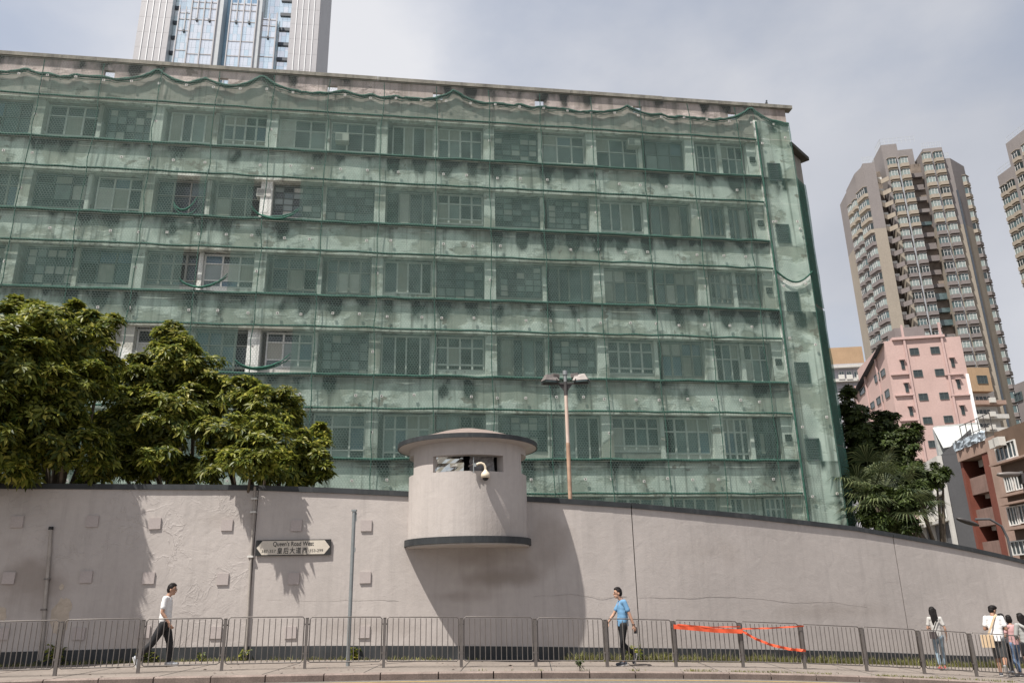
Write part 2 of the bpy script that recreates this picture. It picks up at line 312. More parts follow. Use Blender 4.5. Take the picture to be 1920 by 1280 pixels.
mat('tape', (.68, .10, .04), .45, .12, 8)
mat('coping', (.19, .18, .155), .9, .35, 1.6, .03, 25, streak=.6, streak_col=(.05, .05, .045), fine=.25)
mat('coping_dark', (.05, .05, .042), .9, .4, 2); mat('dark_room', (.02, .022, .022), .9, .3, 1)  # dark_room: near-black in place of the shade inside openings
mat('frame_white', (.62, .61, .59), .5, .15, 2)
mat('frame_dark', (.07, .09, .09), .5, .2, 2)
mat('board_white', (0.508, 0.492, 0.459), .7, .08, 2); mat('board_yellow', (.5, .4, .2), .7, .15, 2)
glass('pane_dark', (.028, .038, .04)); mat('curtain', (.36, .35, .31), .9, .2, 6, stretch=(6, 1, .3)); mat('frame_grey', (.25, .24, .22), .6, .2, 3)
glass('pane_mid', (.085, .12, .125), .12); glass('pane_light', (.22, .26, .25), .2); glass('pane_blue', (.08, .14, .19), .1)
net_material()
mat('net_hem', (.022, .075, .055), .9, .35, 6); mat('net_rope', (.04, .12, .085), .9, .3, 6); mat('net_torn', (.03, .11, .08), .9, .3, 5)
mat('wire', (.17, .20, .19), .5, .2, 3, metal=.4)
mat('anchor', (0.508, 0.492, 0.467), .5, .1, 3)
plaster_material('facade', (.76, .76, .73), (.29, .27, .215), (.26, .20, .165), 21.8, 3.66, 1.5, .52)
plaster_material('frieze', (.47, .40, .375), (.33, .28, .25), (.15, .125, .105), 26.2, 30, 1.1, .62)
mat('facade_back', (.22, .21, .19), .9, .25, 1, streak=.4)
leaf_material('leaf_big', (.03, .056, .012), (.22, .23, .036), .45, .42, (.40, .36, .08))
leaf_material('leaf_dark', (.022, .038, .01), (.06, .08, .02), .3, .5)
leaf_material('leaf_palm', (.025, .04, .016), (.10, .115, .05), .25, .4)
leaf_material('grass_blade', (.08, .09, .03), (.24, .23, .09), .35, .6)
mat('bark', (.10, .08, .06), .9, .3, 4, .05, 20)

# ================================================================== THE SETTING: ground, road, pavement
def gz(x):
    """pavement level: nearly flat on the left, falling to the right"""
    if x > 13: return gz(13) - .06 * (min(x, 40) - 13)
    x = max(x, -10); return .08 - .036 * x - .0018 * x * x
WALL_TAB = [(-40, 16.5), (-16, 18.7), (-13, 19.05), (-10, 19.5), (-7.9, 19.85), (-5.6, 20.05), (-3.2, 20.18), (-1.2, 20.35), (2.07, 20.8), (4.7, 21.65), (7.4, 22.8), (10.3, 24.1), (12.6, 25.05), (15.2, 26.0), (19, 27.1), (40, 31)]
KERB_TAB = [(-40, 14.5), (-12, 15.4), (-9.6, 15.65), (-5.1, 16.2), (-2.9, 16.75), (-1, 17.25), (1.4, 17.8), (4, 18.45), (6.35, 19.0), (8.7, 19.35), (11, 19.6), (15, 19.9), (40, 20.5)]
RAIL_TAB = [(-14, 15.9), (-9.3, 16.45), (-7.5, 16.85), (-4.5, 17.65), (-1.2, 18.3), (2, 19.1), (5.5, 20.3), (8.5, 20.8), (11.2, 21.1), (15, 21.4)]
def smooth_tab(tab, x, h=.8): return (lerp_tab(tab, x - h) + lerp_tab(tab, x) * 2 + lerp_tab(tab, x + h)) / 4
def yW(x): return smooth_tab(WALL_TAB, x)
def yK(x): return smooth_tab(KERB_TAB, x)
def yR(x): return smooth_tab(RAIL_TAB, x)
def ribbon(name, xs, ya, yb, z, m, kind='structure', n=1):
    b = MB()
    vs = [(x, ya(x) + (yb(x) - ya(x)) * j / n, z(x)) for x in xs for j in range(n + 1)]
    b.add(vs, [(i * (n + 1) + j, (i + 1) * (n + 1) + j, (i + 1) * (n + 1) + j + 1, i * (n + 1) + j + 1) for i in range(len(xs) - 1) for j in range(n)])
    o = b.build(name, m); tag(o, kind=kind); return o
XS = [x * .5 for x in range(-80, 81)]
b = MB(); gx = [-900, -300, -100, -40, -25, -10, -5, 0, 5, 10, 13, 20, 30, 40, 100, 300, 900]; gy = [-60, 0, 10, 30, 60, 120, 300, 1200]
b.add([(x, y, gz(x) - .16) for x in gx for y in gy], [(i * 8 + j, (i + 1) * 8 + j, (i + 1) * 8 + j + 1, i * 8 + j + 1) for i in range(16) for j in range(7)])
tag(b.build('ground', MAT['soil']), kind='structure')
ribbon('road', XS, lambda x: 2.0, lambda x: yK(x), lambda x: gz(x) - .13, MAT['road'], n=3)
ribbon('yellow_line', XS, lambda x: yK(x) - .42, lambda x: yK(x) - .32, lambda x: gz(x) - .126, MAT['yellow_paint'])
ribbon('far_pavement', XS, lambda x: -1.5, lambda x: 1.9, lambda x: gz(x), MAT['paving'])
ribbon('pavement', XS, lambda x: yK(x) + .16, lambda x: yW(x) - .002, gz, MAT['paving'], n=3)
kerb = root('kerb', (0, 0, 0), 'granite kerb stones along the road edge', 'kerb'); kerb['kind'] = 'structure'; del kerb['category']
x = -13.0
while x < 15:
    x1 = x + 1.05 + random.uniform(-.08, .08); g = .012; bb = MB(); j = random.uniform(-.008, .008); k0 = x + g; k1 = x1 - g
    P = [(k0, yK(k0) + j), (k1, yK(k1) + j), (k1, yK(k1) + .158), (k0, yK(k0) + .158)]
    vs = [(p[0], p[1], gz(p[0]) - .15) for p in P] + [(p[0], p[1] + (.0 if i > 1 else 0), gz(p[0]) - (.02 if i < 2 else -.003)) for i, p in enumerate(P)] + [(p[0], p[1] + .025, gz(p[0]) + .003) for p in P[:2]]
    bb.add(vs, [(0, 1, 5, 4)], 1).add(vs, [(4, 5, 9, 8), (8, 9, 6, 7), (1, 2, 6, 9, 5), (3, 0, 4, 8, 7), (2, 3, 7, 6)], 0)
    bb.build('kerb_stone', [MAT['kerb'], MAT['kerb_face']], kerb); x = x1
# concrete joints of the pavement (sawn grooves, laid as dark shallow strips)
bb = MB(); x = -12.6
while x < 14:
    bb.bar((x, yK(x) + .2, gz(x) + .001), (x + .05, yW(x) - .15, gz(x + .05) + .001), .014, .006); x += 1.9
o = bb.build('pavement_joints', MAT['trim']); tag(o, kind='structure')

# ================================================================== THE PERIMETER WALL
TOP_TAB = [(-400, 903), (0, 906), (187, 907), (470, 909), (620, 914), (770, 921), (990, 930), (1187, 943), (1400, 963), (1600, 986), (1750, 1012), (1840, 1030), (1920, 1049), (2200, 1120)]
def z_at(x, y, tab):
    lo, hi = -3., 9.
    for _ in range(40):
        m = (lo + hi) / 2; px, py = proj((x, y, m))
        if py > lerp_tab(tab, px): lo = m
        else: hi = m
    return lo
def x_on_wall(px, py):
    y = 20.
    for _ in range(30): p = at_y(px, py, y); y = .5 * y + .5 * yW(p.x)
    return p
wall = root('perimeter_wall', (0, 0, 0), 'long grey painted concrete wall with dark coping and plinth behind the railing', 'wall')
J1, J2, J3 = x_on_wall(474, 1050).x, x_on_wall(1190, 1050).x, x_on_wall(1688, 1090).x
def wall_span(x0, x1, gap=.012):
    xs = [x0 + gap] + [x for x in [k * .85 for k in range(-40, 40)] if x0 + .1 < x < x1 - .1] + [x1 - gap]
    return [(x, yW(x), gz(x), z_at(x, yW(x), TOP_TAB)) for x in xs]
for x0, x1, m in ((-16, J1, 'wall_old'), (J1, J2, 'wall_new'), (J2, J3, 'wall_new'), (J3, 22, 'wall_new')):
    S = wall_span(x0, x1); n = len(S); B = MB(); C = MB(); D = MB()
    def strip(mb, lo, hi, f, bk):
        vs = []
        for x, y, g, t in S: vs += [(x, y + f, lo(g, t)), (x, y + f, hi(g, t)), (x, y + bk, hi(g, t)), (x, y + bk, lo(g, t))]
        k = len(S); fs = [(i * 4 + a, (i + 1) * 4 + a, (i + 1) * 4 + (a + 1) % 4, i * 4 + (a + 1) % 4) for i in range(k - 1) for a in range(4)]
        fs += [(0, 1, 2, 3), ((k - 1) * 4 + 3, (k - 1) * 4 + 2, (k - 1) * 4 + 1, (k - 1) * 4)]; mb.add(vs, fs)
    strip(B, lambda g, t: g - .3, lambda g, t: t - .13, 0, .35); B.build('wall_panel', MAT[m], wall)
    strip(C, lambda g, t: t - .128, lambda g, t: t, -.05, .4); C.build('coping', MAT['trim'], wall)
    strip(D, lambda g, t: g - .25, lambda g, t: g + .31, -.022, -.001); D.build('plinth', MAT['trim'], wall)
pad_me = None
for row in ([(33, 978), (174, 977), (291, 981), (426, 984), (556, 985), (687, 985)], [(17, 1083), (162, 1081), (279, 1083), (418, 1085), (551, 1084), (685, 1082)], [(5, 1187), (148, 1187), (270, 1184), (405, 1185), (545, 1185), (683, 1184)]):
    for px, py in row:
        p = x_on_wall(px, py)
        if pad_me is None: pad_me = MB().box(-.135, .135, -.035, .02, -.135, .135).mesh('pad', MAT['pad'])
        link('pad', pad_me, wall, (p.x, p.y, p.z), math.atan2(yW(p.x + .2) - yW(p.x - .2), .4)).rotation_euler.y = random.uniform(-.03, .03)
# patches where the paint has fallen from the old length
for px, py, s in ((118, 1140, .32), (116, 1100, .09), (2, 1150, .22), (112, 1160, .4)):
    p = x_on_wall(px, py); bb = MB(); k = 15
    ring = [(s * (.65 + .35 * random.random()) * math.cos(2 * math.pi * i / k) * .7, s * (.6 + .4 * random.random()) * math.sin(2 * math.pi * i / k)) for i in range(k)]
    bb.add([(a, -.006, c) for a, c in ring], [tuple(range(k))]).add([(a * 1.0, .01, c) for a, c in ring] + [(a, -.006, c) for a, c in ring], [(i, (i + 1) % k, k + (i + 1) % k, k + i) for i in range(k)])
    bb.build('bare_patch', MAT['bare_render'], wall, (p.x, p.y, p.z), math.atan2(yW(p.x + .2) - yW(p.x - .2), .4))

# hairline crack running along the newer length
for pts in ([(500, 1124), (620, 1126), (700, 1124), (757, 1126)], [(1000, 1117), (1070, 1114), (1130, 1119), (1184, 1118)], [(1196, 1119), (1290, 1120), (1350, 1118), (1430, 1122), (1490, 1130), (1560, 1128), (1640, 1140)]):
    bb = MB(); P = []
    for (x0, y0), (x1, y1) in zip(pts, pts[1:]): P += [x_on_wall(x0 + (x1 - x0) * k / 6, y0 + (y1 - y0) * k / 6 + random.uniform(-1, 1)) for k in range(6)]
    bb.tube([(p.x, yW(p.x) - .001, p.z) for p in P], .0022, 4); bb.build('crack', MAT['pipe_grey'], wall)
# ------------------------------------------------------------------ the watchtower
TC = Vector((-1.22, 20.42, 0)); TR, RR = 1.52, 1.83
tower = root('watchtower', TC, 'round grey concrete watchtower with flared roof projecting from the wall', 'watchtower')
def shell(levels, angs, solid, r1, r0):
    """cylinder wall r0..r1 from cells of angle x height, with openings where solid() says no"""
    b = MB(); na = len(angs); nl = len(levels)
    ok = lambda i, j: 0 <= j < nl - 1 and solid((angs[i % na] + (angs[(i + 1) % na] + (2 * math.pi if i % na == na - 1 else 0))) / 2, (levels[j] + levels[j + 1]) / 2)
    P = lambda i, j, r: (r * math.sin(angs[i % na]), -r * math.cos(angs[i % na]), levels[j])
    for i in range(na):
        for j in range(nl - 1):
            if not ok(i, j): continue
            b.add([P(i, j, r1), P(i + 1, j, r1), P(i + 1, j + 1, r1), P(i, j + 1, r1)], [(0, 1, 2, 3)])
            b.add([P(i, j, r0), P(i + 1, j, r0), P(i + 1, j + 1, r0), P(i, j + 1, r0)], [(3, 2, 1, 0)])
            if not ok(i + 1, j): b.add([P(i + 1, j, r1), P(i + 1, j, r0), P(i + 1, j + 1, r0), P(i + 1, j + 1, r1)], [(0, 1, 2, 3)])
            if not ok(i - 1, j): b.add([P(i, j, r1), P(i, j, r0), P(i, j + 1, r0), P(i, j + 1, r1)], [(3, 2, 1, 0)])
            if not ok(i, j + 1): b.add([P(i, j + 1, r1), P(i + 1, j + 1, r1), P(i + 1, j + 1, r0), P(i, j + 1, r0)], [(0, 1, 2, 3)])
            if not ok(i, j - 1): b.add([P(i, j, r1), P(i + 1, j, r1), P(i + 1, j, r0), P(i, j, r0)], [(3, 2, 1, 0)])
    return b
c0 = R(4); cuts = [c0 - R(34.5), c0 + R(34.5), c0 - R(64), c0 + R(62), c0 - R(128), c0 + R(128)]
angs = sorted(set([round(R(a), 5) for a in range(-180, 180, 5)] + [round(c, 5) for c in cuts]))
def tower_solid(a, z):
    d = abs(a - c0)
    if z < 2.93: return True
    if d < R(34.5): return not (4.46 < z < 4.86)
    if R(63) < d < R(128): return not (4.50 < z < 5.0)
    return True
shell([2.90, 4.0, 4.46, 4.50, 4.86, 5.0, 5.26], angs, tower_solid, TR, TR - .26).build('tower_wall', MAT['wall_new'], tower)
MB().lathe([(TR - .3, 2.775), (TR + .085, 2.775), (TR + .085, 2.93), (TR - .3, 2.93)], n=72, smooth=False).build('base_ring', MAT['trim'], tower)
MB().lathe([(0, 2.74), (TR + .03, 2.74), (TR + .03, 2.772), (0, 2.772)], n=72, smooth=False).build('base_slab', MAT['soffit'], tower)
MB().lathe([(TR - .28, 4.36), (.0, 4.36)], n=40).build('tower_floor', MAT['wall_new'], tower)
MB().lathe([(TR - .2, 5.15), (RR - .02, 5.235), (RR - .02, 5.25), (0, 5.25)], n=72, smooth=False).build('roof_soffit', MAT['wall_new'], tower)
MB().lathe([(RR - .03, 5.225), (RR, 5.225), (RR, 5.335), (RR - .03, 5.335)], n=96, smooth=False).build('roof_rim', MAT['trim'], tower)
MB().lathe([(RR - .028, 5.334), (1.3, 5.475), (.8, 5.635), (.4, 5.735), (0, 5.77)], n=72).build('roof', MAT['kerb'], tower)
# sheets hung inside the opening
def crumple(name, w, h, m, amp, seed, nx=7, nz=5):
    r = np.random.default_rng(seed); vs = []; rz = r.normal(0, amp, (nx + 1, nz + 1))
    for i in range(nx + 1):
        for k in range(nz + 1): vs.append((w * (i / nx - .5) + r.normal(0, .012), rz[i, k] * .6 + .5 * rz[max(i - 1, 0), k], h * (k / nz - .5)))
    b = MB(); b.add(vs, [(i * (nz + 1) + k, (i + 1) * (nz + 1) + k, (i + 1) * (nz + 1) + k + 1, i * (nz + 1) + k + 1) for i in range(nx) for k in range(nz)])
    return b.build(name, m)
o = crumple('foil_sheet', .78, .5, MAT['foil'], .03, 3); o.location = TC + Vector((-.42, -TR + .33, 4.66)); tag(o, 'crumpled silver foil sheet hung inside the watchtower opening', 'foil sheet')
o = crumple('plastic_sheet', .62, .5, MAT['plastic_film'], .03, 5); o.location = TC + Vector((.42, -TR + .36, 4.66)); o.rotation_euler = (0, .06, .25); tag(o, 'wrinkled grey plastic sheet hung in the watchtower opening', 'plastic sheet')
MB().box(-1.2, 1.2, -.55, -.5, 4.3, 5.2).build('dark_backing', MAT['black'], tower)  # black sheet filling the dark gap behind the hung sheets
# security camera
p = at_y(893, 870, 18.83); cr = root('security_camera', p, 'cream dome security camera on a curved arm outside the watchtower opening', 'security camera')
MB().box(-.075, -.055, -.03, .03, -.2, .17).box(-.056, .0, -.035, .035, -.06, .02).build('bracket', MAT['galv'], cr)
MB().tube([(-.18, .16, -.02), (-.1, .06, 0), (-.05, 0, 0)], .03, 8).build('mount', MAT['lamp_grey'], cr)
arm = [(0, 0, -.01), (.06, 0, .02), (.12, 0, .025), (.18, -.0, .0), (.215, 0, -.06), (.22, 0, -.15)]
MB().tube(arm, .028, 10).build('arm', MAT['cream'], cr)
MB().lathe([(.0, -.13), (.03, -.135), (.05, -.17), (.095, -.215), (.108, -.26), (.11, -.33), (0, -.33)], (.22, 0, 0), 24).build('housing', MAT['cream'], cr)
MB().lathe([(.075, -.331), (.07, -.36), (.045, -.39), (0, -.40)], (.22, 0, 0), 20).build('lens_dome', MAT['black'], cr)

# ------------------------------------------------------------------ street name sign
pa, pb = x_on_wall(481, 1026), x_on_wall(621, 1026); sw = (pb - pa).length; sh = (x_on_wall(551, 1011) - x_on_wall(551, 1040)).length; mid = (pa + pb) / 2
sign = root('street_sign', (mid.x, mid.y - .05, mid.z), "white and black street name sign reading Queen's Road West on the wall", 'street sign', rz=math.atan2(pb.y - pa.y, pb.x - pa.x))
W, H = sw / 2, sh / 2
MB().box(-W, W, -.012, .03, -H, H).build('plate', MAT['sign_ink'], sign)
hx = W - .02; k = .135
MB().prism([(-1, 0), (1, 0)], 0, 0) if 0 else None
b = MB(); poly = [(-hx, 0), (-hx + k, -H + .02), (hx - k, -H + .02), (hx, 0), (hx - k, H - .02), (-hx + k, H - .02)]
b.add([(a, -.016, c) for a, c in poly] + [(a, -.011, c) for a, c in poly], [tuple(range(6)), *[(i, i + 6, (i + 1) % 6 + 6, (i + 1) % 6) for i in range(6)]]); b.build('name_panel', MAT['sign_plate'], sign)
def lettering(text, size, x, z, parent, y=-.019, width=None, sep=1.0, m='sign_ink', bold=.0):
    c = bpy.data.curves.new('lettering', 'FONT'); c.body = text; c.size = size; c.align_x = 'CENTER'; c.align_y = 'CENTER'; c.space_character = sep; c.offset = bold; c.resolution_u = 3
    o = bpy.data.objects.new('lettering', c); COL.objects.link(o); bpy.context.view_layer.update()
    me = bpy.data.meshes.new_from_object(o.evaluated_get(bpy.context.evaluated_depsgraph_get())); bpy.data.objects.remove(o)
    xs = [v.co.x for v in me.vertices]; s = width / (max(xs) - min(xs)) if width else 1; cx_ = (max(xs) + min(xs)) / 2
    for v in me.vertices: v.co = ((v.co.x - cx_) * s, 0, v.co.y)
    me.materials.clear(); me.materials.append(MAT[m]); return link('lettering', me, parent, (x, y, z))
lettering("Queen's Road West", .155, 0, .085, sign, width=sw * .545, bold=.002)
lettering('皇后大道西', .16, -.02, -.085, sign, width=sw * .40, sep=1.25, bold=.0025)
lettering('387-357', .1, -sw * .325, -.085, sign, width=sw * .19); lettering('353-299', .1, sw * .31, -.085, sign, width=sw * .18)

# ------------------------------------------------------------------ pipes and posts by the wall
def wall_tube(name, pts, r, m, label, cat, off=.05, clips=()):
    P = [x_on_wall(*q) for q in pts]; o0 = Vector((P[-1].x, P[-1].y, gz(P[-1].x))); rt = root(name, o0, label, cat)
    MB().tube([Vector((p.x, p.y - off, p.z)) - o0 for p in P], r, 8).build('tube', MAT[m], rt)
    for q in clips:
        p = x_on_wall(*q); MB().box(-.07, .07, -.05, .05, -.022, .022).build('clip', MAT['anchor'], rt, Vector((p.x, p.y - off, p.z)) - o0)
    return rt
rt = wall_tube('conduit', [(479, 912), (477, 960), (471, 1060), (463, 1210), (462, 1236)], .032, 'pipe_grey', 'grey conduit clipped down the wall joint beside the street sign', 'conduit', clips=[(478, 935), (476, 960), (471, 1043)])
rt = wall_tube('drain_pipe', [(98, 990), (95, 1040), (88, 1120), (84, 1180), (80, 1238)], .035, 'pipe_grey', 'old grey drain pipe with open top on the shaded end of the wall', 'pipe')
q = x_on_wall(98, 988); MB().tube([Vector((0, 0, -.06)), Vector((0, 0, .01))], .055, 10).build('cap', MAT['black'], rt, Vector((q.x, q.y - .05, q.z)) - rt.location)
for dx in (-.08,):
    P = [x_on_wall(*q) for q in [(94, 1005), (90, 1060), (82, 1150), (75, 1236)]]
    MB().tube([Vector((p.x, p.y - .03, p.z)) - rt.location for p in P], .018, 6).build('cable', MAT['pipe_grey'], rt)
for q in ((86, 1142), (92, 1085)):
    p = x_on_wall(*q); MB().box(-.08, .05, -.055, .0, -.02, .02).build('clip', MAT['rail'], rt, Vector((p.x, p.y - .03, p.z)) - rt.location)
def on_ground(px, py):
    y = 18.
    for _ in range(40):
        p = at_y(px, py, y); d = ray(px, py); y = .5 * y + .5 * d.y * (gz(p.x) - CZ) / d.z
    return at_y(px, py, y)
g0 = on_ground(652, 1248); t0 = at_y(661, 956, g0.y); sp = root('sign_post', (g0.x, g0.y, gz(g0.x)), 'bare galvanised signpost without a sign on the pavement', 'post')
hh = t0.z - gz(g0.x)
MB().tube([(0, 0, -.02), (0, 0, hh)], .043, 12).build('post', MAT['galv'], sp)
MB().box(-.055, .055, -.05, .05, hh - .03, hh + .012).box(.045, .06, -.02, .02, hh - .25, hh - .05).box(.04, .058, -.03, .03, hh * .72, hh * .75).build('cap', MAT['galv'], sp)
# floodlight mast behind the wall
mp_ = at_y(1069, 930, 22.6); mast = root('floodlight_mast', (mp_.x, mp_.y, gz(mp_.x) - .16), 'rusty white mast with two floodlights rising behind the wall', 'floodlight mast')
zb = gz(mp_.x) - .16; zt = at_y(1060, 695, 22.6).z - zb; za = at_y(1060, 719, 22.6).z - zb; z1 = at_y(1066, 830, 22.6).z - zb; z2 = at_y(1062, 741, 22.6).z - zb
MB().tube([(0, 0, 0), (0, 0, z1)], .058, 12).build('lower_pole', MAT['rust_pole'], mast)
MB().tube([(0, 0, z1), (0, 0, z2)], .052, 12).build('upper_pole', MAT['pale_pole'], mast)
MB().tube([(0, 0, z2), (0, 0, za + .05)], .06, 12).build('sleeve', MAT['dark_metal'], mast)
MB().tube([(0, 0, za), (0, 0, zt - .12)], .052, 12).tube([(0, 0, zt - .13), (0, 0, zt)], .075, 12).build('pole_head', MAT['galv'], mast)
MB().bar((-.72, 0, za), (.68, 0, za), .07, .05).add([(-.22, 0, za), (0, .012, za - .3), (.22, 0, za), (-.22, .02, za), (.22, .02, za)], [(0, 1, 2), (3, 4, 1)]).build('cross_arm', MAT['dark_metal'], mast)
for s, rz in ((-1, .5), (1, -.35)):
    fl = MB()
    fl.add([(-.36, -.2, .03), (.22, -.22, .05), (.22, .16, .05), (-.36, .16, .03), (-.22, -.08, .28), (.15, -.08, .25), (.15, .1, .25), (-.22, .1, .28)], [(0, 1, 5, 4), (1, 2, 6, 5), (2, 3, 7, 6), (3, 0, 4, 7), (4, 5, 6, 7)])
    f = fl.build('floodlight', MAT['lamp_grey'], mast, (s * .42, -.05, za + .03), rz if s < 0 else math.pi + rz); f.scale = (.82, .82, .8)
    link('lens', MB().box(-.33, .2, -.18, .14, -.015, .03).mesh('lens', MAT['pane_mid']), f)
    bl = MB().box(.02, .3, -.1, .1, .18, .32)
    for i in range(6): bl.box(.03 + .045 * i, .05 + .045 * i, -.12, .12, .17, .335)
    link('ballast', bl.mesh('ballast', MAT['lamp_grey']), f)
    link('bracket', MB().tube([(.1, -.2, .1), (.14, -.24, -.02), (.2, 0, -.05), (.14, .18, -.02), (.1, .15, .1)], .02, 6).mesh('bracket', MAT['dark_metal']), f)

# ------------------------------------------------------------------ railing along the kerb
POST_PX = [-190, -45, 102, 258, 415, 571, 719, 865, 1005, 1139, 1268, 1394, 1510, 1626, 1734, 1832, 1930]
def x_on_rail(px):
    x = (px - 960) / 80.
    for _ in range(60):
        qx, _q = proj((x, yR(x), gz(x))); x += (px - qx) / 90.
    return x
PX = [x_on_rail(p) for p in POST_PX]; PP = [Vector((x, yR(x), gz(x))) for x in PX]
names = ['at the far left edge of the frame', 'between the drain pipe and the man in white', 'in front of the man in the white tee', 'below the left half of the street sign', 'in front of the galvanised signpost', 'under the left half of the watchtower', 'under the right half of the watchtower', 'just left of the man in blue', 'in front of the man in blue', 'carrying the taut length of orange tape', 'with the sagging orange tape', 'just right of the orange tape', 'left of the woman with ripped jeans', 'in front of the woman with ripped jeans', 'in front of the man in shorts']
bar_me = MB().tube([(0, 0, .14), (0, 0, 1.0)], .0095, 6).mesh('bar', MAT['rail'])
post_me = MB().box(-.03, .03, -.03, .03, -.03, 1.0).box(-.034, .034, -.034, .034, 1.0, 1.012).mesh('post', MAT['rail'])
for i in range(1, len(PP) - 1):
    a, c = PP[i], PP[i + 1]; d = c - a; yaw = math.atan2(d.y, d.x); Lh = math.hypot(d.x, d.y); sl = d.z / Lh
    rp = root('pedestrian_railing', a, 'grey steel bar railing ' + names[i - 1], 'railing', 'railings along the kerb', yaw)
    link('post', post_me, rp)
    j = random.uniform(-.012, .012); m0, m1 = .06, Lh - .06; zz = lambda u: sl * u
    MB().tube([(m0, 0, zz(m0) + .16), (m0, 0, zz(m0) + .99 + j), (m0 + .04, 0, zz(m0) + 1.03 + j), (m1 - .04, 0, zz(m1) + 1.03 + j), (m1, 0, zz(m1) + .99 + j), (m1, 0, zz(m1) + .16), (m1 - .04, 0, zz(m1) + .13), (m0 + .04, 0, zz(m0) + .13), (m0, 0, zz(m0) + .16)], .014, 6).build('frame', MAT['rail'], rp)
    nb = 12
    for k in range(nb):
        u = m0 + (m1 - m0) * (k + 1) / (nb + 1); link('bar', bar_me, rp, (u, 0, zz(u)))
    for u in (.035, Lh - .035):
        for z in (.3, .88): MB().box(u - .03, u + .03, -.012, .012, zz(u) + z - .015, zz(u) + z + .015).build('lug', MAT['rail'], rp)
# orange tape
def tape(pts, wd, label, twist=0):
    b = MB(); P = [Vector(p) for p in pts]; vs = []
    for i, p in enumerate(P):
        a = twist * math.sin(i * 1.3); up = Vector((0, math.sin(a), math.cos(a))) * wd / 2; vs += [p + up + Vector((0, -.004, 0)), p - up + Vector((0, -.004, 0)), p - up + Vector((0, .004, 0)), p + up + Vector((0, .004, 0))]
    k = len(P); fs = [(i * 4 + q, (i + 1) * 4 + q, (i + 1) * 4 + (q + 1) % 4, i * 4 + (q + 1) % 4) for i in range(k - 1) for q in range(4)] + [(0, 3, 2, 1), (4 * k - 4, 4 * k - 3, 4 * k - 2, 4 * k - 1)]
    b.add(vs, fs); o = b.build('tape', MAT['tape']); tag(o, label, 'tape', 'orange tapes tied to the railing'); return o
def railpt(px, py, off=-.05):
    x = x_on_rail(px); y = yR(x) + off; return at_y(px, py, y)
def tape_px(pts, wd, label, tw=0, n=7):
    out = []
    for (x0, y0), (x1, y1) in zip(pts, pts[1:]):
        for k in range(n): out.append(railpt(x0 + (x1 - x0) * k / n, y0 + (y1 - y0) * k / n))
    return tape(out + [railpt(*pts[-1])], wd, label, tw)
tape_px([(1263, 1174), (1300, 1177), (1340, 1181), (1391, 1183)], .10, 'wide taut band of orange tape along the railing top', .15)
tape_px([(1391, 1178), (1440, 1177), (1507, 1173)], .035, 'thin upper orange tape rising slightly to the right', .5)
tape_px([(1391, 1182), (1415, 1196), (1445, 1208), (1480, 1216), (1511, 1219)], .07, 'slack orange tape sagging down to the right post', .7)
tape_px([(1270, 1170), (1330, 1175), (1388, 1174)], .03, 'narrow orange tape above the wide band', .4)

# ================================================================== THE NETTED BUILDING
PHI = R(8.3); BO = Vector((0, 34, 0)); ST = 3.66; SILL = [21.75 - ST * r for r in range(6)]; WH = 2.2; UL, UR, UE = -31.0, 13.1, 15.05
block = root('apartment_block', BO, 'long derelict apartment block wrapped in green netting behind the wall', 'building', rz=PHI)
# core, spandrels, piers: one wall part each
MB().box(UL, UE - .1, .95, 11, -.4, 24.85).build('core_wall', MAT['facade_back'], block)
MB().box(UL, UE - .1, .3, 11, 24.86, 24.95).build('roof_slab', MAT['facade_back'], block)
for r in range(-1, 6):
    z1 = SILL[r] if r >= 0 else 25.2; z0 = SILL[r + 1] + WH if r < 5 else -.4
    if r < 0: z0 = SILL[0] + WH
    MB().box(UL, UR, 0, .94, z0, z1).build('spandrel_wall' if r >= 0 else 'frieze_wall', MAT['facade'] if r >= 0 else MAT['frieze'], block)
    if r >= 0: MB().box(UL, UR + .03, -.07, .3, z1 + .002, z1 + .07).build('ledge', MAT['coping'], block)  # dark ledge colour carries part of the sill's shadow line
    if r < 5: MB().box(UL, UR + .03, -.035, .25, z0 - .06, z0 - .002).build('ledge', MAT['facade'], block)
BAY = [-.95 + 5.23 * k for k in range(-6, 3)]
for r in range(6):
    for bx in BAY + [12.85]:
        wd = .26 if bx < 12.8 else .25
        MB().box(bx - wd, bx + wd, .10, .93, SILL[r] + .072, SILL[r] + WH - .062).build('pilaster', MAT['facade'], block)
# parapet with square holes, thin coping slab
holes = [-19.05 + 5.18 * k for k in range(-2, 7)]
edges = [UL] + [e for h in holes for e in (h - .24, h + .24)] + [UE]
pz = MB()
for i in range(0, len(edges), 2): pz.box(edges[i], edges[i + 1], .02, .2, 25.2, 26.05)
for h in holes: pz.box(h - .24, h + .24, .02, .2, 25.2, 25.24).box(h - .24, h + .24, .02, .2, 25.66, 26.05)
pz.build('parapet_wall', MAT['frieze'], block)
x = UL
while x < UE + .3:
    x1 = min(x + 4.9, UE + .38); j = random.uniform(-.015, .015)
    MB().box(x + .01, x1 - .008, -.13, .3, 26.052 + j, 26.25 + j).build('coping', MAT['coping'], block); x = x1
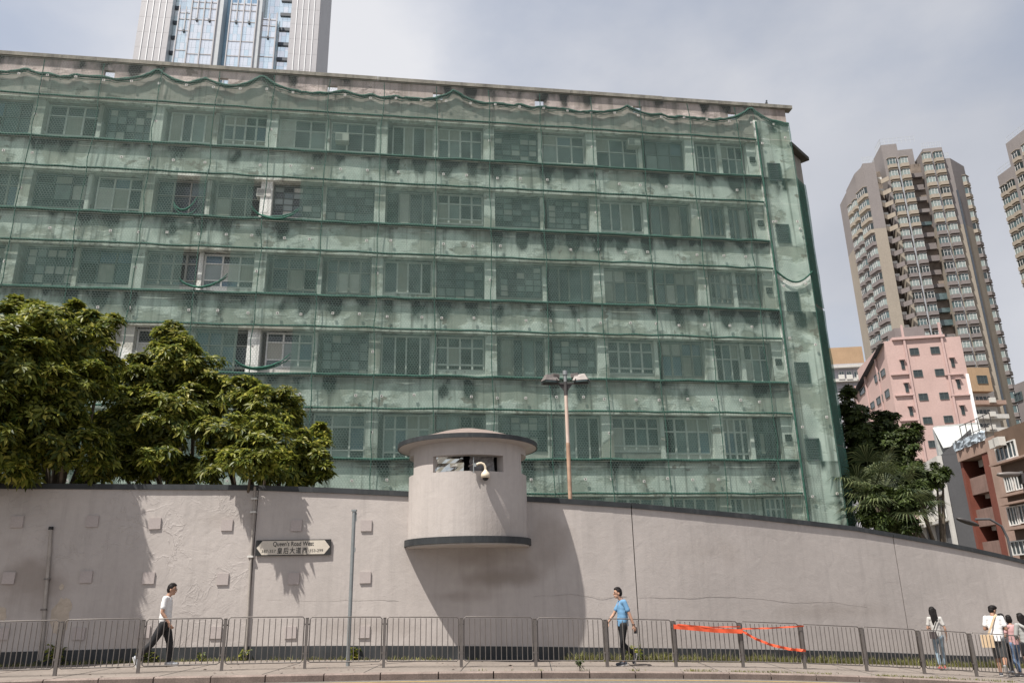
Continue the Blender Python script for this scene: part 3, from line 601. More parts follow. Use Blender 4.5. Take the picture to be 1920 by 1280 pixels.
# stair end with louvred openings
MB().box(UR + .002, UE, -.10, .948, -.4, 25.2).build('stair_wall', MAT['facade'], block)
for z in (22.12, 18.62, 14.97, 11.35, 7.69):
    a, c = 13.9 - .36, 13.9 + .36; f = MB()
    f.box(a, c, -.16, -.13, z - .52, z - .47).box(a, c, -.16, -.13, z + .47, z + .52).box(a, a + .05, -.16, -.13, z - .47, z + .47).box(c - .05, c, -.16, -.13, z - .47, z + .47)
    o = f.build('louvre_window', MAT['frame_dark'], block); MB().box(a + .002, c - .002, -.13, -.101, z - .5, z + .5).build('pane', MAT['pane_dark'], o)
    for k in range(7): MB().add([(a + .05, -.128, z - .42 + .13 * k), (c - .05, -.128, z - .42 + .13 * k), (c - .05, -.155, z - .36 + .13 * k), (a + .05, -.155, z - .36 + .13 * k)], [(0, 1, 2, 3)]).build('slat', MAT['frame_dark'], o)
for r in range(5):
    z = SILL[r] + 1.0; o = MB().box(12.72, 13.02, .02, .099, z, z + .3).build('vent_opening', MAT['dark_room'], block)
# side wing beyond the corner
A0 = Vector((UE + .02, .25)); A1 = A0 + Vector((math.sin(R(51)), math.cos(R(51)))) * 1.5
MB().prism([tuple(A0), tuple(A1), (A1.x - 1.5, A1.y + 5), (A0.x - .5, A1.y + 5)], -.4, 23.75).build('wing_wall', MAT['facade_back'], block)
d2 = (A1 - A0).normalized(); nn = Vector((d2.y, -d2.x)); q0 = A0 + nn * .35 - d2 * .3; q1 = A1 + nn * .35 + d2 * .35
MB().prism([tuple(q0), tuple(q1), tuple(q1 - nn * 3), tuple(q0 - nn * 2)], 23.752, 23.95).build('wing_roof', MAT['coping_dark'], block)
MB().tube([(UE + .7, 1.2, 23.9), (UE + .5, 1.2, 25.2)], .03, 6).build('rod', MAT['dark_metal'], block)

# windows ------------------------------------------------------------
def win_type(k, w, h):
    """frame bars and panes of one window kind: (frame mesh builder, big panes, small panes)"""
    f = MB(); big = []; small = []; t = .065
    def bars(xs, zs, tv=.05):
        for x in xs: f.box(x - tv * .62, x + tv * .62, -.045, .03, t, h - t)
        for z in zs: f.box(t, w - t, -.026, .026, z - tv / 2, z + tv / 2)
    f.box(0, w, -.04, .04, 0, t).box(0, w, -.04, .04, h - t, h).box(0, t, -.04, .04, t, h - t).box(w - t, w, -.04, .04, t, h - t)
    if k == 0: xs = [w / 3, 2 * w / 3]; zs = [.62 * h]; bars(xs, zs); c = [0] + xs + [w]; big = [(c[i], c[i + 1], 0, zs[0]) for i in range(3)]; small = [(c[i], c[i + 1], zs[0], h) for i in range(3)]
    if k == 1: xs = [w * q / 4 for q in (1, 2, 3)]; zs = [.18 * h, .68 * h]; bars(xs, zs, .07); c = [0] + xs + [w]; big = [(c[i], c[i + 1], zs[0], zs[1]) for i in range(4)]; small = [(0, w, 0, zs[0]), (0, w / 2, zs[1], h), (w / 2, w, zs[1], h)]
    if k == 2: xs = [w * q / 5 for q in range(1, 5)]; zs = [h * q / 5 for q in range(1, 5)]; bars(xs, zs, .03); small = [(w * i / 5, w * (i + 1) / 5, h * j / 5, h * (j + 1) / 5) for i in range(5) for j in range(5)]
    if k == 3: xs = [w * .36, w * .7]; zs = [.22 * h, .72 * h]; bars(xs, zs, .06); c = [0] + xs + [w]; big = [(c[i], c[i + 1], zs[0], zs[1]) for i in range(3)]; small = [(c[i], c[i + 1], 0, zs[0]) for i in range(3)] + [(c[i], c[i + 1], zs[1], h) for i in range(3)]
    if k == 4: xs = [w * .28, w * .5, w * .78]; bars(xs, [], .06); c = [0] + xs + [w]; big = [(c[i], c[i + 1], 0, h) for i in range(4)]
    return f, big, small
NETTED = {}
PT = ['pane_dark'] * 5 + ['pane_mid'] * 4 + ['pane_light', 'board_white', 'curtain', 'curtain', 'dark_room', 'dark_room', 'pane_blue']
def add_window(par, k, u0, u1, z0, z1, y, frame='frame_white', rnd=random, panes=PT, name='window'):
    w, h = u1 - u0, z1 - z0; key = (k, round(w, 2), round(h, 2), frame)
    if key not in NETTED:
        f, big, small = win_type(k, w, h); NETTED[key] = (f.mesh('window_frame', MAT[frame]), big, small, {})
    fm, big, small, cache = NETTED[key]
    o = link(name, fm, par, (u0, y, z0))
    for i, (a, c, d, e) in enumerate(big):
        m = rnd.choice(panes); kk = (i, m)
        if kk not in cache: cache[kk] = MB().box(a + .02, c - .02, .012, .02, d + .02, e - .02).mesh('pane', MAT[m])
        link('pane', cache[kk], o)
    if small:
        mats = [rnd.choice(panes) for _ in small]; names = sorted(set(mats)); g = MB()
        for (a, c, d, e), m in zip(small, mats): g.box(a + .01, c - .01, .012, .02, d + .01, e - .01, names.index(m))
        g.build('glazing', [MAT[n] for n in names], o)
    return o
rw = random.Random(11)
kinds_row = {0: [0, 0, 3, 2, 4, 1, 0, 3, 4, 1, 2, 3, 0, 0], 1: [0, 1, 3, 3, 0, 0, 2, 2, 4, 1, 2, 2, 4, 4], 2: [1, 3, 2, 0, 1, 3, 3, 1, 4, 2, 2, 4, 1, 1], 3: [1, 3, 0, 0, 0, 1, 3, 2, 4, 1, 4, 2, 1, 1], 4: [1, 3, 0, 0, 1, 1, 3, 3, 1, 1, 2, 4, 1, 1], 5: [1] * 14}
for r in range(6):
    for h in range(16):
        bi, sd = divmod(h, 2); B = BAY[0] + 5.23 * (bi + 1) if 0 else -.95 + 5.23 * (bi - 5)
        a, c = (B + .28, B + 2.52) if sd == 0 else (B + 2.72, B + 4.95)
        if bi == 7: a, c = (9.8, 11.1) if sd == 0 else (11.3, 12.56)
        q = block.matrix_world if 0 else None
        wx = BO + Vector((math.cos(PHI) * (a + c) / 2, math.sin(PHI) * (a + c) / 2, SILL[r] + 1)); px, py = proj(wx)
        if px < -60 or (r >= 4 and px < 560) or py > 985: continue
        k = kinds_row[r][h] if h < 14 else (0 if r in (0, 3) else 4 if r == 1 else 1)
        zlo_ = SILL[r] + .09
        if rw.random() < .35: zlo_ += .42; MB().box(a - .02, c + .02, .44, .6, SILL[r] + .074, zlo_ - .01).build('sill_panel', MAT[rw.choice(['facade', 'board_white', 'frame_grey'])], block)
        add_window(block, k, a + rw.choice([0, 0, .2]), c, zlo_, SILL[r] + WH - .08, .5, rw.choice(['frame_white'] * 5 + ['frame_grey', 'frame_grey', 'frame_dark']) if k != 2 else 'frame_dark', rw, PT if k != 2 else ['pane_dark', 'pane_dark', 'pane_mid', 'pane_light', 'board_white', 'pane_light'])
        if sd == 0: MB().box(c + .004, c + .196, .3, .9, SILL[r] + .074, SILL[r] + WH - .064).build('pier', MAT['facade'], block)
def fz(u, y, z):
    return BO + Vector((math.cos(PHI) * u - math.sin(PHI) * y, math.sin(PHI) * u + math.cos(PHI) * y, z))
FB = Face(fz(0, 0, 0), fz(10, 0, 0))
# air conditioners left on the facade
for px, py in ((641, 255), (494, 360), (1190, 265)):
    u, z = FB.uz(px, py); o = root('air_conditioner', (0, 0, 0), {641: 'pale window air conditioner in the topmost window row', 494: 'white air conditioner on the pilaster of the torn netting', 1190: 'pale air conditioner in the right part of the top window row'}[px], 'air conditioner', 'air conditioners on the netted block', PHI)
    o.location = fz(u, .28, z - .2); MB().box(-.32, .32, -.22, .22, 0, .42).build('casing', MAT['board_white'], o)
    g = MB()
    for k in range(6): g.box(-.28, .02, -.228, -.221, .05 + .055 * k, .07 + .055 * k)
    g.build('grille', MAT['frame_dark'], o)

# the netting -------------------------------------------------------------
rn = np.random.default_rng(21)
def net_panel(par, u0, u1, z0, z1, y, amp=.03, ztop=None, seed=0, name='net_panel', zbot=None):
    nx = max(2, int((u1 - u0) / .22)); nz = max(2, int((z1 - z0) / .3)); ph = rn.uniform(0, 6.28, 6); fr = rn.uniform(1.5, 5, 3)
    U = np.linspace(u0, u1, nx + 1); T = np.linspace(0, 1, nz + 1); vs = []
    for u in U:
        top = ztop(u) if ztop else z1; bot = zbot(u) if zbot else z0
        for t in T:
            e = math.sin(math.pi * t) ** .5 if 0 < t < 1 else 0
            dy = amp * e * (math.sin(fr[0] * u + ph[0]) + .6 * math.sin(fr[1] * 2 * u + 2 * t + ph[1]) + .4 * math.sin(9 * u + 3 * t * fr[2] + ph[2]))
            vs.append((u, y - dy, bot + (top - bot) * t))
    b = MB(); b.add(vs, [(i * (nz + 1) + k, (i + 1) * (nz + 1) + k, (i + 1) * (nz + 1) + k + 1, i * (nz + 1) + k + 1) for i in range(nx) for k in range(nz)], 0, True)
    return b.build(name, MAT['net'], par)
HALF = [-.95 + 2.615 * h for h in range(-9, 6)] + [UR]
TORN = {1: [(-15.35, -14.35), (-11.95, -9.85)], 2: [(-14.7, -12.7)], 3: [(-17.7, -15.0), (-12.05, -9.75)]}
ordn = ['topmost', 'second', 'third', 'fourth', 'fifth', 'lowest visible']
plate_me = MB().box(-.055, .055, -.02, .01, -.055, .055).box(-.02, .02, -.03, -.02, -.02, .02, 1).mesh('anchor_plate', [MAT['anchor'], MAT['black']])
def hem(par, u0, u1, z, y, rad=.035, n=46, wob=.018):
    pts = [(u0 + (u1 - u0) * i / n, y + rn.normal(0, .008), z + rn.normal(0, wob)) for i in range(n + 1)]
    return MB().tube(pts, rad, 6).build('hem_rope', MAT['net_hem'], par)
for r in range(6):
    s = root('safety_net', BO, f'green netting stretched over the {ordn[r]} row of windows' + (', torn open in places' if r in TORN else ''), 'safety net', 'safety nets over the window rows', PHI)
    z0, z1 = SILL[r] + .0, SILL[r] + WH + .02; cuts = sorted(set(HALF + [e for t in TORN.get(r, []) for e in t]))
    cuts = [c for i, c in enumerate(cuts) if i == 0 or c - cuts[i - 1] > .05]
    for u0, u1 in zip(cuts, cuts[1:]):
        m = (u0 + u1) / 2
        if any(a < m < c for a, c in TORN.get(r, [])): continue
        if r == 4 and False: continue
        net_panel(s, u0, u1, z0, z1, -.13, .022 if not (r == 0 and -14.3 < m < -11.5) else .07)
    hem(s, HALF[0], UR, z1 + .03, -.15, .05); hem(s, HALF[0], UR, z0 + .06, -.16, .065)  # ropes thick and dark to carry the shadow line of the ledges
    for a, c in TORN.get(r, []):
        for q in range(2):
            d0 = rn.uniform(0, .5); lowz = z0 + .1 + .12 * q; tl = rn.uniform(-.1, .55) if q else rn.uniform(-.2, .3)
            pts = [(a + (c - a) * t / 12, -.2 - .05 * q, lowz + .35 + d0 * .3 + tl * t / 12 - (.42 + .1 * q) * math.sin(math.pi * t / 12) ** .7 + rn.normal(0, .012)) for t in range(13)]
            MB().tube(pts, [.02 + .03 * math.sin(math.pi * t / 12) for t in range(13)], 6).build('torn_swag', MAT['net_torn'], s)
    for h in range(len(BAY)):
        if rn.random() < .75 and BAY[h] > -24: link('anchor_plate', plate_me, s, (BAY[h] + rn.normal(0, .03), -.17, SILL[r] + 1.15 + rn.normal(0, .06)))
    # the strip lying on the parapet wall below this row
    if r < 6:
        s = root('safety_net', BO, f'lighter green netting pinned flat on the wall band under the {ordn[r]} window row', 'safety net', 'safety nets on the wall bands', PHI)
        zb = SILL[r + 1] + WH + .03 if r < 5 else SILL[r] - 1.4
        for u0, u1 in zip(HALF, HALF[1:]): net_panel(s, u0, u1, zb, SILL[r] - .0, -.09, .014)
        u = -24.1
        while u < 12.9:
            if rn.random() < .86: link('anchor_plate', plate_me, s, (u + rn.normal(0, .09), -.13, SILL[r] - .82 + rn.normal(0, .03)))
            u += 1.235
# scalloped top strip
PEAK = [(-22.6, 25.3), (-16.84, 25.8), (-14.6, 25.45), (-12.0, 25.85), (-8.1, 25.26), (-2.7, 25.75), (6.27, 25.5), (13.0, 25.95)]
def top_edge(u):
    base = 25.1 - .16 * abs(math.sin((u + 24.1) * math.pi / 1.235)) * (.6 + .4 * math.sin(u * 1.7)) + .07 * math.sin(u * .9 + 1)
    for p, z in PEAK: base = max(base, z - (z - 24.95) * (1 - math.exp(-abs(u - p) / .8)))
    return base
s = root('safety_net', BO, 'scalloped green netting hung below the parapet along the very top', 'safety net', None, PHI)
top_cuts = HALF[:-1] + [UR, UE]
for u0, u1 in zip(top_cuts, top_cuts[1:]): net_panel(s, u0, u1, SILL[0] + WH + .05, 25.1, -.11 if u1 < UE else -.24, .035, top_edge)
n = 220; pts = [(-24.5 + (UE + 24.5) * i / n, -.16 + rn.normal(0, .01), top_edge(-24.5 + (UE + 24.5) * i / n) + rn.normal(0, .012)) for i in range(n + 1)]
MB().tube(pts, [.055 + .03 * abs(math.sin(i * .5)) for i in range(n + 1)], 6).build('hem_rope', MAT['net_hem'], s)
pts = [(p[0], p[1] + .02, p[2] - .13 + rn.normal(0, .02)) for p in pts]; MB().tube(pts, .02, 5).build('hem_rope', MAT['net_rope'], s)
u = -24.1
while u < UE: link('anchor_plate', plate_me, s, (u, -.2, 24.98 + rn.normal(0, .03))); u += 1.235
# stair end and wing
s = root('safety_net', BO, 'green netting down the louvred stair end at the right corner', 'safety net', None, PHI)
zc = [-.2, 4.2, 9.6, 14.2, 16.2, 20.6, 24.0]
for a, c in zip(zc, zc[1:]):
    if a == 14.2: net_panel(s, UR - .03, UE, a, c, -.19, .03, lambda u: 16.25 - .5 * math.sin(math.pi * min(1, max(0, (u - UR) / (UE - UR)))))
    elif a == 16.2: net_panel(s, UR - .03, UE, 16.4, c, -.2, .03, None, 0, 'net_panel', lambda u: 16.5 - .55 * math.sin(math.pi * min(1, max(0, (u - UR) / (UE - UR)))))
    else: net_panel(s, UR - .03, UE, a, c, -.19, .03)
pts = [(UR + .05 + (UE - UR) * t / 14, -.25, 16.55 - .6 * math.sin(math.pi * t / 14)) for t in range(15)]; MB().tube(pts, .045, 6).build('hem_rope', MAT['net_hem'], s)
MB().tube([(UR + .06, -.24, z) for z in (25, 20, 16.5, 10, 4)], .05, 6).tube([(UE - .02, -.2, z) for z in (25, 20, 15, 10, 4)], .012, 6).build('seam_rope', MAT['net_hem'], s)
for z in (24.0, 19.2, 19.0, 15.7, 12.9, 9.1, 5.6):
    for u in (13.45, 14.7): link('anchor_plate', plate_me, s, (u + rn.normal(0, .06), -.24, z + rn.normal(0, .2)))
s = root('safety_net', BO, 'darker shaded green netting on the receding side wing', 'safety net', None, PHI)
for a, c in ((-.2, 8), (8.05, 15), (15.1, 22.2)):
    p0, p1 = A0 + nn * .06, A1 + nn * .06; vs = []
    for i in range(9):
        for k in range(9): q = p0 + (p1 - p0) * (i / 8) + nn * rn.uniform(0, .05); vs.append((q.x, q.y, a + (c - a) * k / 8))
    MB().add(vs, [(i * 9 + k, (i + 1) * 9 + k, (i + 1) * 9 + k + 1, i * 9 + k + 1) for i in range(8) for k in range(8)], 0, True).build('net_panel', MAT['net_shaded'], s)
# vertical seam ropes and the hexagonal wire mesh in front
s = root('wire_mesh', BO, 'fine galvanised hexagonal wire mesh stretched over the whole facade in front of the netting', 'wire mesh', None, PHI)
for u in HALF[1:-1]:
    pts = [(u + rn.normal(0, .035), -.21, 25.85 - 22 * i / 26) for i in range(27)]; MB().tube(pts, .022, 5).build('seam_rope', MAT['net_hem'], s)
dx, dz = .125, .14; nu, nz_ = int(38.6 / dx), int(21.75 / (dz * .75)); segs = []
I, J = np.meshgrid(np.arange(nu), np.arange(nz_), indexing='ij'); cu = -24.4 + (I + .5 * (J % 2)) * dx; cz_ = 4.2 + J * dz * .75
for (a, c) in ((30, 90), (90, 150), (150, 210)):
    p = [np.stack([cu + dx / 1.732 * math.cos(R(q)), cz_ + dz / 2 * math.sin(R(q))], -1) for q in (a, c)]; segs.append(np.concatenate([p[0].reshape(-1, 2), p[1].reshape(-1, 2)], 1))
S = np.concatenate(segs); d = S[:, 2:] - S[:, :2]; d /= np.linalg.norm(d, axis=1, keepdims=True); q = np.stack([-d[:, 1], d[:, 0]], 1) * .0036
V = np.stack([S[:, :2] + q, S[:, :2] - q, S[:, 2:] - q, S[:, 2:] + q], 1).reshape(-1, 2); wy = -.27 + .03 * np.sin(V[:, 0] * .9) * np.sin(V[:, 1] * .7)
o = link('mesh_wire', np_mesh('mesh_wire', np.stack([V[:, 0], wy, V[:, 1]], 1), np.arange(len(V)).reshape(-1, 4), MAT['wire']), s); o['kind'] = 'stuff'

# ================================================================== FAR BUILDINGS
mat('clad_grey', (.36, .35, .365), .45, .06, .3, spec=.4); mat('clad_side', (.36, .36, .37), .5, .05, .3)
mat('fin_white', (.78, .78, .79), .4, .05, 1); mat('fin_grey', (.42, .44, .46), .4, .08, 1); mat('louvre_dark', (.05, .06, .075), .5, .2, 2)
mat('bay_back', (.30, .38, .45), .5, .05, .3); mat('sky_glass', (.86, .97, 1.0), .06, .1, .2, metal=.85); mat('sky_glass_pale', (.97, .99, 1.0), .08, .08, .2, metal=.8); mat('sky_glass_deep', (.42, .58, .70), .06, .15, .2, metal=.8)
fa, fb = same_height((257, 98), 130, (616, 114)); FS = Face(fa, fb)
sky_t = root('skyscraper', FS.o, 'grey and blue glass skyscraper rising behind the left end of the roof', 'skyscraper', rz=FS.yaw)
U = lambda px, py=98.4: FS.uz(px, py)[0]
Z = lambda px, py: FS.uz(px, py)[1]
zj = Z(291, 70.9); fl = zj - Z(289, 99.5)
zlo, zhi = zj - 7 * fl, zj + 5 * fl
MB().box(U(257.3) + .4, U(590), .33, 8, -3, zhi - .1).build('core', MAT['louvre_dark'], sky_t)
pan_cache = {}
def panel(w, h, dp, m):
    k = (round(w, 2), round(h, 2), dp, m)
    if k not in pan_cache: pan_cache[k] = MB().box(.018, w - .018, -dp, 0, .018, h - .018).mesh('panel', MAT[m])
    return pan_cache[k]
def clad(u0, u1, n, y, m, fins=None):
    MB().box(u0 + .02, u1 - .02, y + .05, .32, -3, zhi).build('cladding_back', MAT['fin_grey'], sky_t)
    wv = (u1 - u0) / n
    for i in range(n):
        for k in range(int((zhi - zlo) / fl)): link('cladding_panel', panel(wv, fl, .05, m), sky_t, (u0 + wv * i, y + .05, zlo + fl * k))
        if fins and i: MB().box(u0 + wv * i - .07, u0 + wv * i + .07, y - .1, y - .002, zlo, zhi).build('fin', MAT['fin_white'], sky_t)
uL0, uL1 = U(257.3), U(317.5); clad(uL0, uL1, 5, -1.6, 'clad_grey', True)
uR0, uR1 = U(543), U(597.5); clad(uR0, uR1, 5, -1.6, 'clad_grey', True)
# chamfered end on the right
MB().prism([(uR1 + .02, -1.6), (FS.uz(616, 98, -8)[0], 8), (uR1 - 4, 8), (uR1 + .02, 0)], -3, zhi).build('side_wall', MAT['clad_side'], sky_t)
rg = random.Random(5)
def glazing(u0, u1, n, y, z0, z1, mats, per=2, mull='fin_grey', fin=.22, yb=None):
    MB().box(u0, u1, y + .06, (yb if yb else .29), -3, z1 - .02).build('bay_wall', MAT['bay_back'], sky_t)
    wv = (u1 - u0) / n; h = fl / per; k0 = int((zlo - z0) / h) if z0 < zlo else 0; z = max(z0, zlo)
    while z < z1 - .05:
        for i in range(n): link('glass_pane', panel(wv, min(h, z1 - z), .05, rg.choice(mats)), sky_t, (u0 + wv * i, y + .05, z))
        z += h
    return wv
G1 = ['sky_glass'] * 4 + ['sky_glass_pale'] * 2; G2 = ['sky_glass_pale'] * 3 + ['sky_glass'] * 2
glazing(uL1 + .02, U(357), 4, 0, zlo, zhi, G1); glazing(U(357) + .02, U(416), 5, .02, zlo, zhi, G1); glazing(U(431), U(489), 5, .02, zlo, zhi, ['sky_glass', 'sky_glass_deep']); glazing(U(489) + .02, U(543) - .02, 6, .01, zlo, zhi, G1)
glazing(U(416) + .02, U(431) - .02, 1, .15, zlo, zhi, ['sky_glass_deep'], 1)
for px0, px1, tpx, tpy, n, yy in ((331, 357, 345, 20, 1, -1.2), (357.2, 405, 385, 7, 2, -2.2), (431, 480, 455, 11, 2, -2.2), (489, 516.5, 503, 33, 1, -1.2)):
    u0, u1 = U(px0), U(px1); zt = Z(tpx, tpy) - 1.2
    wv = glazing(u0, u1, n * 3, yy, zlo, zt, G2, 2, yb=-.02 + .0); wv *= 3
    for i in range(n + 1): MB().box(u0 + wv * i - .11, u0 + wv * i + .11, yy - .25, yy - .002, zlo, zt + .2).prism([(u0 + wv * i - .11, yy - .25), (u0 + wv * i + .11, yy - .25), (u0 + wv * i + .11, yy), (u0 + wv * i - .11, yy)], zt + .2, zt + 1.3).build('fin', MAT['clad_grey'], sky_t)
    for i in range(n):
        uu = u0 + wv * (i + .5); MB().box(uu - .09, uu + .09, yy - .25, yy - .002, zt - 4.6, zt + 1.0).box(uu - .2, uu + .2, yy - .36, yy - .002, zt - 5.1, zt - 4.6, 1).build('fin', [MAT['clad_grey'], MAT['louvre_dark']], sky_t)
    for zz in (zt - .5, zt - 2, zt - 4.8, zt - 9.5, zt - 13): MB().box(u0, u1, yy - .1, yy - .001, zz, zz + .16).build('transom', MAT['clad_grey'], sky_t)
MB().box(U(405) + .01, U(416) - .01, -2.2, .3, -3, zhi).build('reveal', MAT['fin_grey'], sky_t); MB().box(U(480) + .01, U(489) - .01, -2.2, .3, -3, zhi).build('reveal', MAT['fin_grey'], sky_t)
for k in range(-6, 5):
    zz = zj + fl * k
    MB().box(uL1 + .03, U(327), -.3, -.05, zz - .25, zz + .45).build('louvre_band', MAT['louvre_dark'], sky_t)
    MB().box(U(520), uR0 - .03, -.3, -.05, zz - .3 - fl * .1, zz + .45 - fl * .1).build('louvre_band', MAT['louvre_dark'], sky_t)

# ------------------------------------------------------------------ brown residential towers on the right
mat('tower_brown', (.20, .18, .176), .85, .06, .2, streak=.15); mat('tower_beige', (.27, .235, .195), .85, .06, .2, streak=.15); mat('slab_beige', (.29, .25, .205), .85, .1, 1); mat('slab_brown', (.175, .153, .15), .85, .1, 1)  # tower_brown lightened to carry some distance haze in its colour
mat('tower_recess', (.19, .155, .13), .9, .4, .6, fine=.3); mat('pipe_bluegrey', (.3, .31, .33), .6, .1, 1)
TP = ['pane_dark', 'pane_mid', 'pane_mid', 'pane_light', 'pane_light', 'pane_light']
def bay_window_meshes(wd=1.85):
    out = {}
    for nm, sm in (('hi', 'slab_beige'), ('lo', 'slab_brown')):
        pl = lambda e, d: [(-wd / 2 - e, 0), (-wd / 2 * .72 - e, -d), (wd / 2 * .72 + e, -d), (wd / 2 + e, 0)]
        f = MB().prism(pl(.12, .72), -1.55, -.72).prism(pl(.0, .5), -.72, -.66, 1).prism(pl(.0, .55), .72, .78, 1).prism(pl(.15, .75), .86, .95).prism(pl(.05, .45), .78, .86, 2)
        for x, y in ((-wd / 2 * .72, -.58), (0, -.6), (wd / 2 * .72, -.58)): f.box(x - .028, x + .028, y - .02, y + .04, -.66, .72, 1)
        f.box(-wd / 2 * .7, wd / 2 * .7, -.6, -.56, .2, .24, 1)
        out[nm] = f.mesh('bay_window', [MAT[sm], MAT['frame_white'], MAT['black']])
    g = {m: MB().prism([(-wd / 2, 0), (-wd / 2 * .72, -.55), (wd / 2 * .72, -.55), (wd / 2, 0)], -.655, .715).mesh('pane', MAT[m]) for m in set(TP)}
    return out, g
BW, BG = bay_window_meshes()
rt_ = random.Random(3)
def bay(par, u, d, z, zs, rz=0):
    o = link('bay_window', BW['hi' if z > zs else 'lo'], par, (u, d, z), rz); link('pane', BG[rt_.choice(TP)], o); return o
ya = 155; a, c = same_height((1651.5, 272.5), ya, (1718.5, 265.8)); FT = Face(a, c, 0)
t1 = root('residential_tower', FT.o, 'tall brown and beige residential tower with bay windows behind the pink building', 'residential tower', rz=FT.yaw)
UU = lambda px, py: FT.uz(px, py)
FLR = 2.92; z0w = UU(1672, 305)[1]; zs = UU(1690, 428)[1]
def split_block(par, poly, zt, nm='tower_wall'):
    MB().prism(poly, zs, zt).build(nm, MAT['tower_brown'], par); MB().prism(poly, -4, zs - .01).build(nm, MAT['tower_beige'], par)
m1l, m1r = UU(1651.5, 272.5)[0], UU(1718.5, 266)[0]; m2l, m2r = UU(1721, 282)[0] + .9, UU(1764.5, 278)[0]; m3r = UU(1782.5, 294)[0]; pl_, pr = UU(1615, 310)[0], UU(1637, 309.5)[0]
zM1, zM2, zM3, zP = UU(1690, 268.5)[1], UU(1742, 280)[1], UU(1775, 295)[1], UU(1626, 310)[1]
m1w = m1r - 4.3
split_block(t1, [(m1l, 0), (m1w, 0), (m1w, 14), (m1l, 14)], zM1); MB().box(m1w + .01, m1r, 3, 14, zM1 - 9, zM1 - .02).build('tower_wall', MAT['tower_brown'], t1)
split_block(t1, [(m2l, -.4), (m2r, -.4), (m2r, 14), (m2l, 14)], zM2); split_block(t1, [(m2r + .01, .5), (m3r, .5), (m3r + 4.5, 5), (m3r + 4.5, 16), (m2r + .01, 16)], zM3)
MB().box(m1w + .02, m2l - .02, 2.5, 10, -4, zM2 - 2).build('recess_wall', MAT['tower_recess'], t1)
split_block(t1, [(pl_, -1), (pr, -1), (pr, 14), (pl_, 14)], zP)
MB().box(pr + .01, m1l - .01, 3.5, 12, -4, zP).build('recess_wall', MAT['tower_recess'], t1)
cA = FT.o + FT.t * pl_ + FT.n * 1.0
def local(p): d = Vector((p.x, p.y, 0)) - Vector((FT.o.x, FT.o.y, 0)); return d.dot(FT.t), -d.dot(FT.n)
def at_plan(px, py, P):                     # height where a ray passes over the plan point P
    d = ray(px, py); return CZ + d.z / math.hypot(d.x, d.y) * math.hypot(P.x, P.y)
zA = at_plan(1615, 311, cA); cB = at_z(1602, 326, zA); zL1 = at_plan(1600.5, 341, cB); cC = at_z(1586, 362, zL1)
lA, lB, lC = local(cA), local(cB), local(cC)
split_block(t1, [(lA[0], lA[1]), (lA[0], lA[1] + 10), (lB[0], lB[1] + 8), lB], zA); split_block(t1, [(lB[0] - .01, lB[1]), (lB[0] - .01, lB[1] + 8), (lC[0], lC[1] + 6), lC], zL1)
def faces_bays(par, P, Q, fr, n, zstart, rows):
    ang = math.atan2(P[1] - Q[1], P[0] - Q[0])
    for f in fr:
        for k in range(rows): bay(par, Q[0] + (P[0] - Q[0]) * f, Q[1] + (P[1] - Q[1]) * f, zstart - FLR * k, zs, ang)
nrow = int((z0w - 12) / FLR)
for px, py in ((1672, 304.5), (1694, 301.5)):
    u = UU(px, py)[0]
    for k in range(min(nrow, 22)): bay(t1, u, 0, z0w - FLR * k, zs)
for px, py in ((1736, 297), (1757.5, 294.5)):
    u = UU(px, py)[0]
    for k in range(nrow): bay(t1, u, -.4, z0w + .3 - FLR * k, zs)
zl = z0w - 2.92 * 1
faces_bays(t1, lA, lB, (.28, .72), 2, zA - 6.2, 22); faces_bays(t1, lB, lC, (.28, .72), 2, zL1 - 5.0, 21)
for k in range(24): bay(t1, m3r + 3.6, 4.1, z0w - 4 - FLR * k, zs, R(45))
for k in range(26):
    z = z0w - 4.4 - FLR * k; mm = 'slab_beige' if z > zs else 'slab_brown'; um = pr + (m1l - pr) * .45
    b = MB()
    for (xa, da), (xb, db) in (((pr + .02, -.7), (um, .3)), ((um, .3), (m1l - .02, -1.2))): b.bar((xa, da, z), (xb, db, z), .18, 1.05, 0)
    b.build('balcony', MAT[mm], t1)
    MB().box(um - .5, um + .5, .8, 1.6, z + .9, z + 1.5).build('air_conditioner_box', MAT['board_white'], t1)
    if k < 25: MB().box(m1w + .3, m2l - .4, 1.2 + rt_.uniform(0, .8), 2.45, z + 1, z + 1 + rt_.uniform(.7, 1.5)).build('kitchen_window', MAT[rt_.choice(['slab_brown', 'tower_brown', 'pane_mid'])], t1)
um = (UU(1672, 304)[0] + UU(1694, 301)[0]) / 2
MB().box(um - .16, um + .16, -.15, -.002, -3, zM1 - 4).build('drain_pipe', MAT['pipe_bluegrey'], t1)
um = (UU(1736, 304)[0] + UU(1757, 301)[0]) / 2
MB().box(um - .14, um + .14, -.55, -.402, -3, zM2 - 1).build('drain_pipe', MAT['pipe_bluegrey'], t1)
MB().box(m2r + 1.4, m2r + 1.8, .38, .498, -3, zM3 - 8).build('drain_pipe', MAT['louvre_dark'], t1)
def roof_rail(par, pts, h=1.6, n=8):
    b = MB()
    for p, q in zip(pts, pts[1:]):
        p, q = Vector(p), Vector(q)
        for i in range(n + 1): r_ = p + (q - p) * i / n; b.bar(r_, r_ + Vector((0, 0, h)), .05, .05)
        for f in (.5, 1): b.bar(p + Vector((0, 0, h * f)), q + Vector((0, 0, h * f)), .045, .045)
    return b.build('roof_railing', MAT['fin_grey'], par)
roof_rail(t1, [(m1l, 4, zM1), (m1l, .2, zM1), (m1w + 4, .2, zM1)]); roof_rail(t1, [(m2l, 0, zM2), (m2r, 0, zM2)]); roof_rail(t1, [(m2r, .8, zM3), (m3r, .8, zM3)]); roof_rail(t1, [(pl_, -.8, zP), (pr, -.8, zP)])
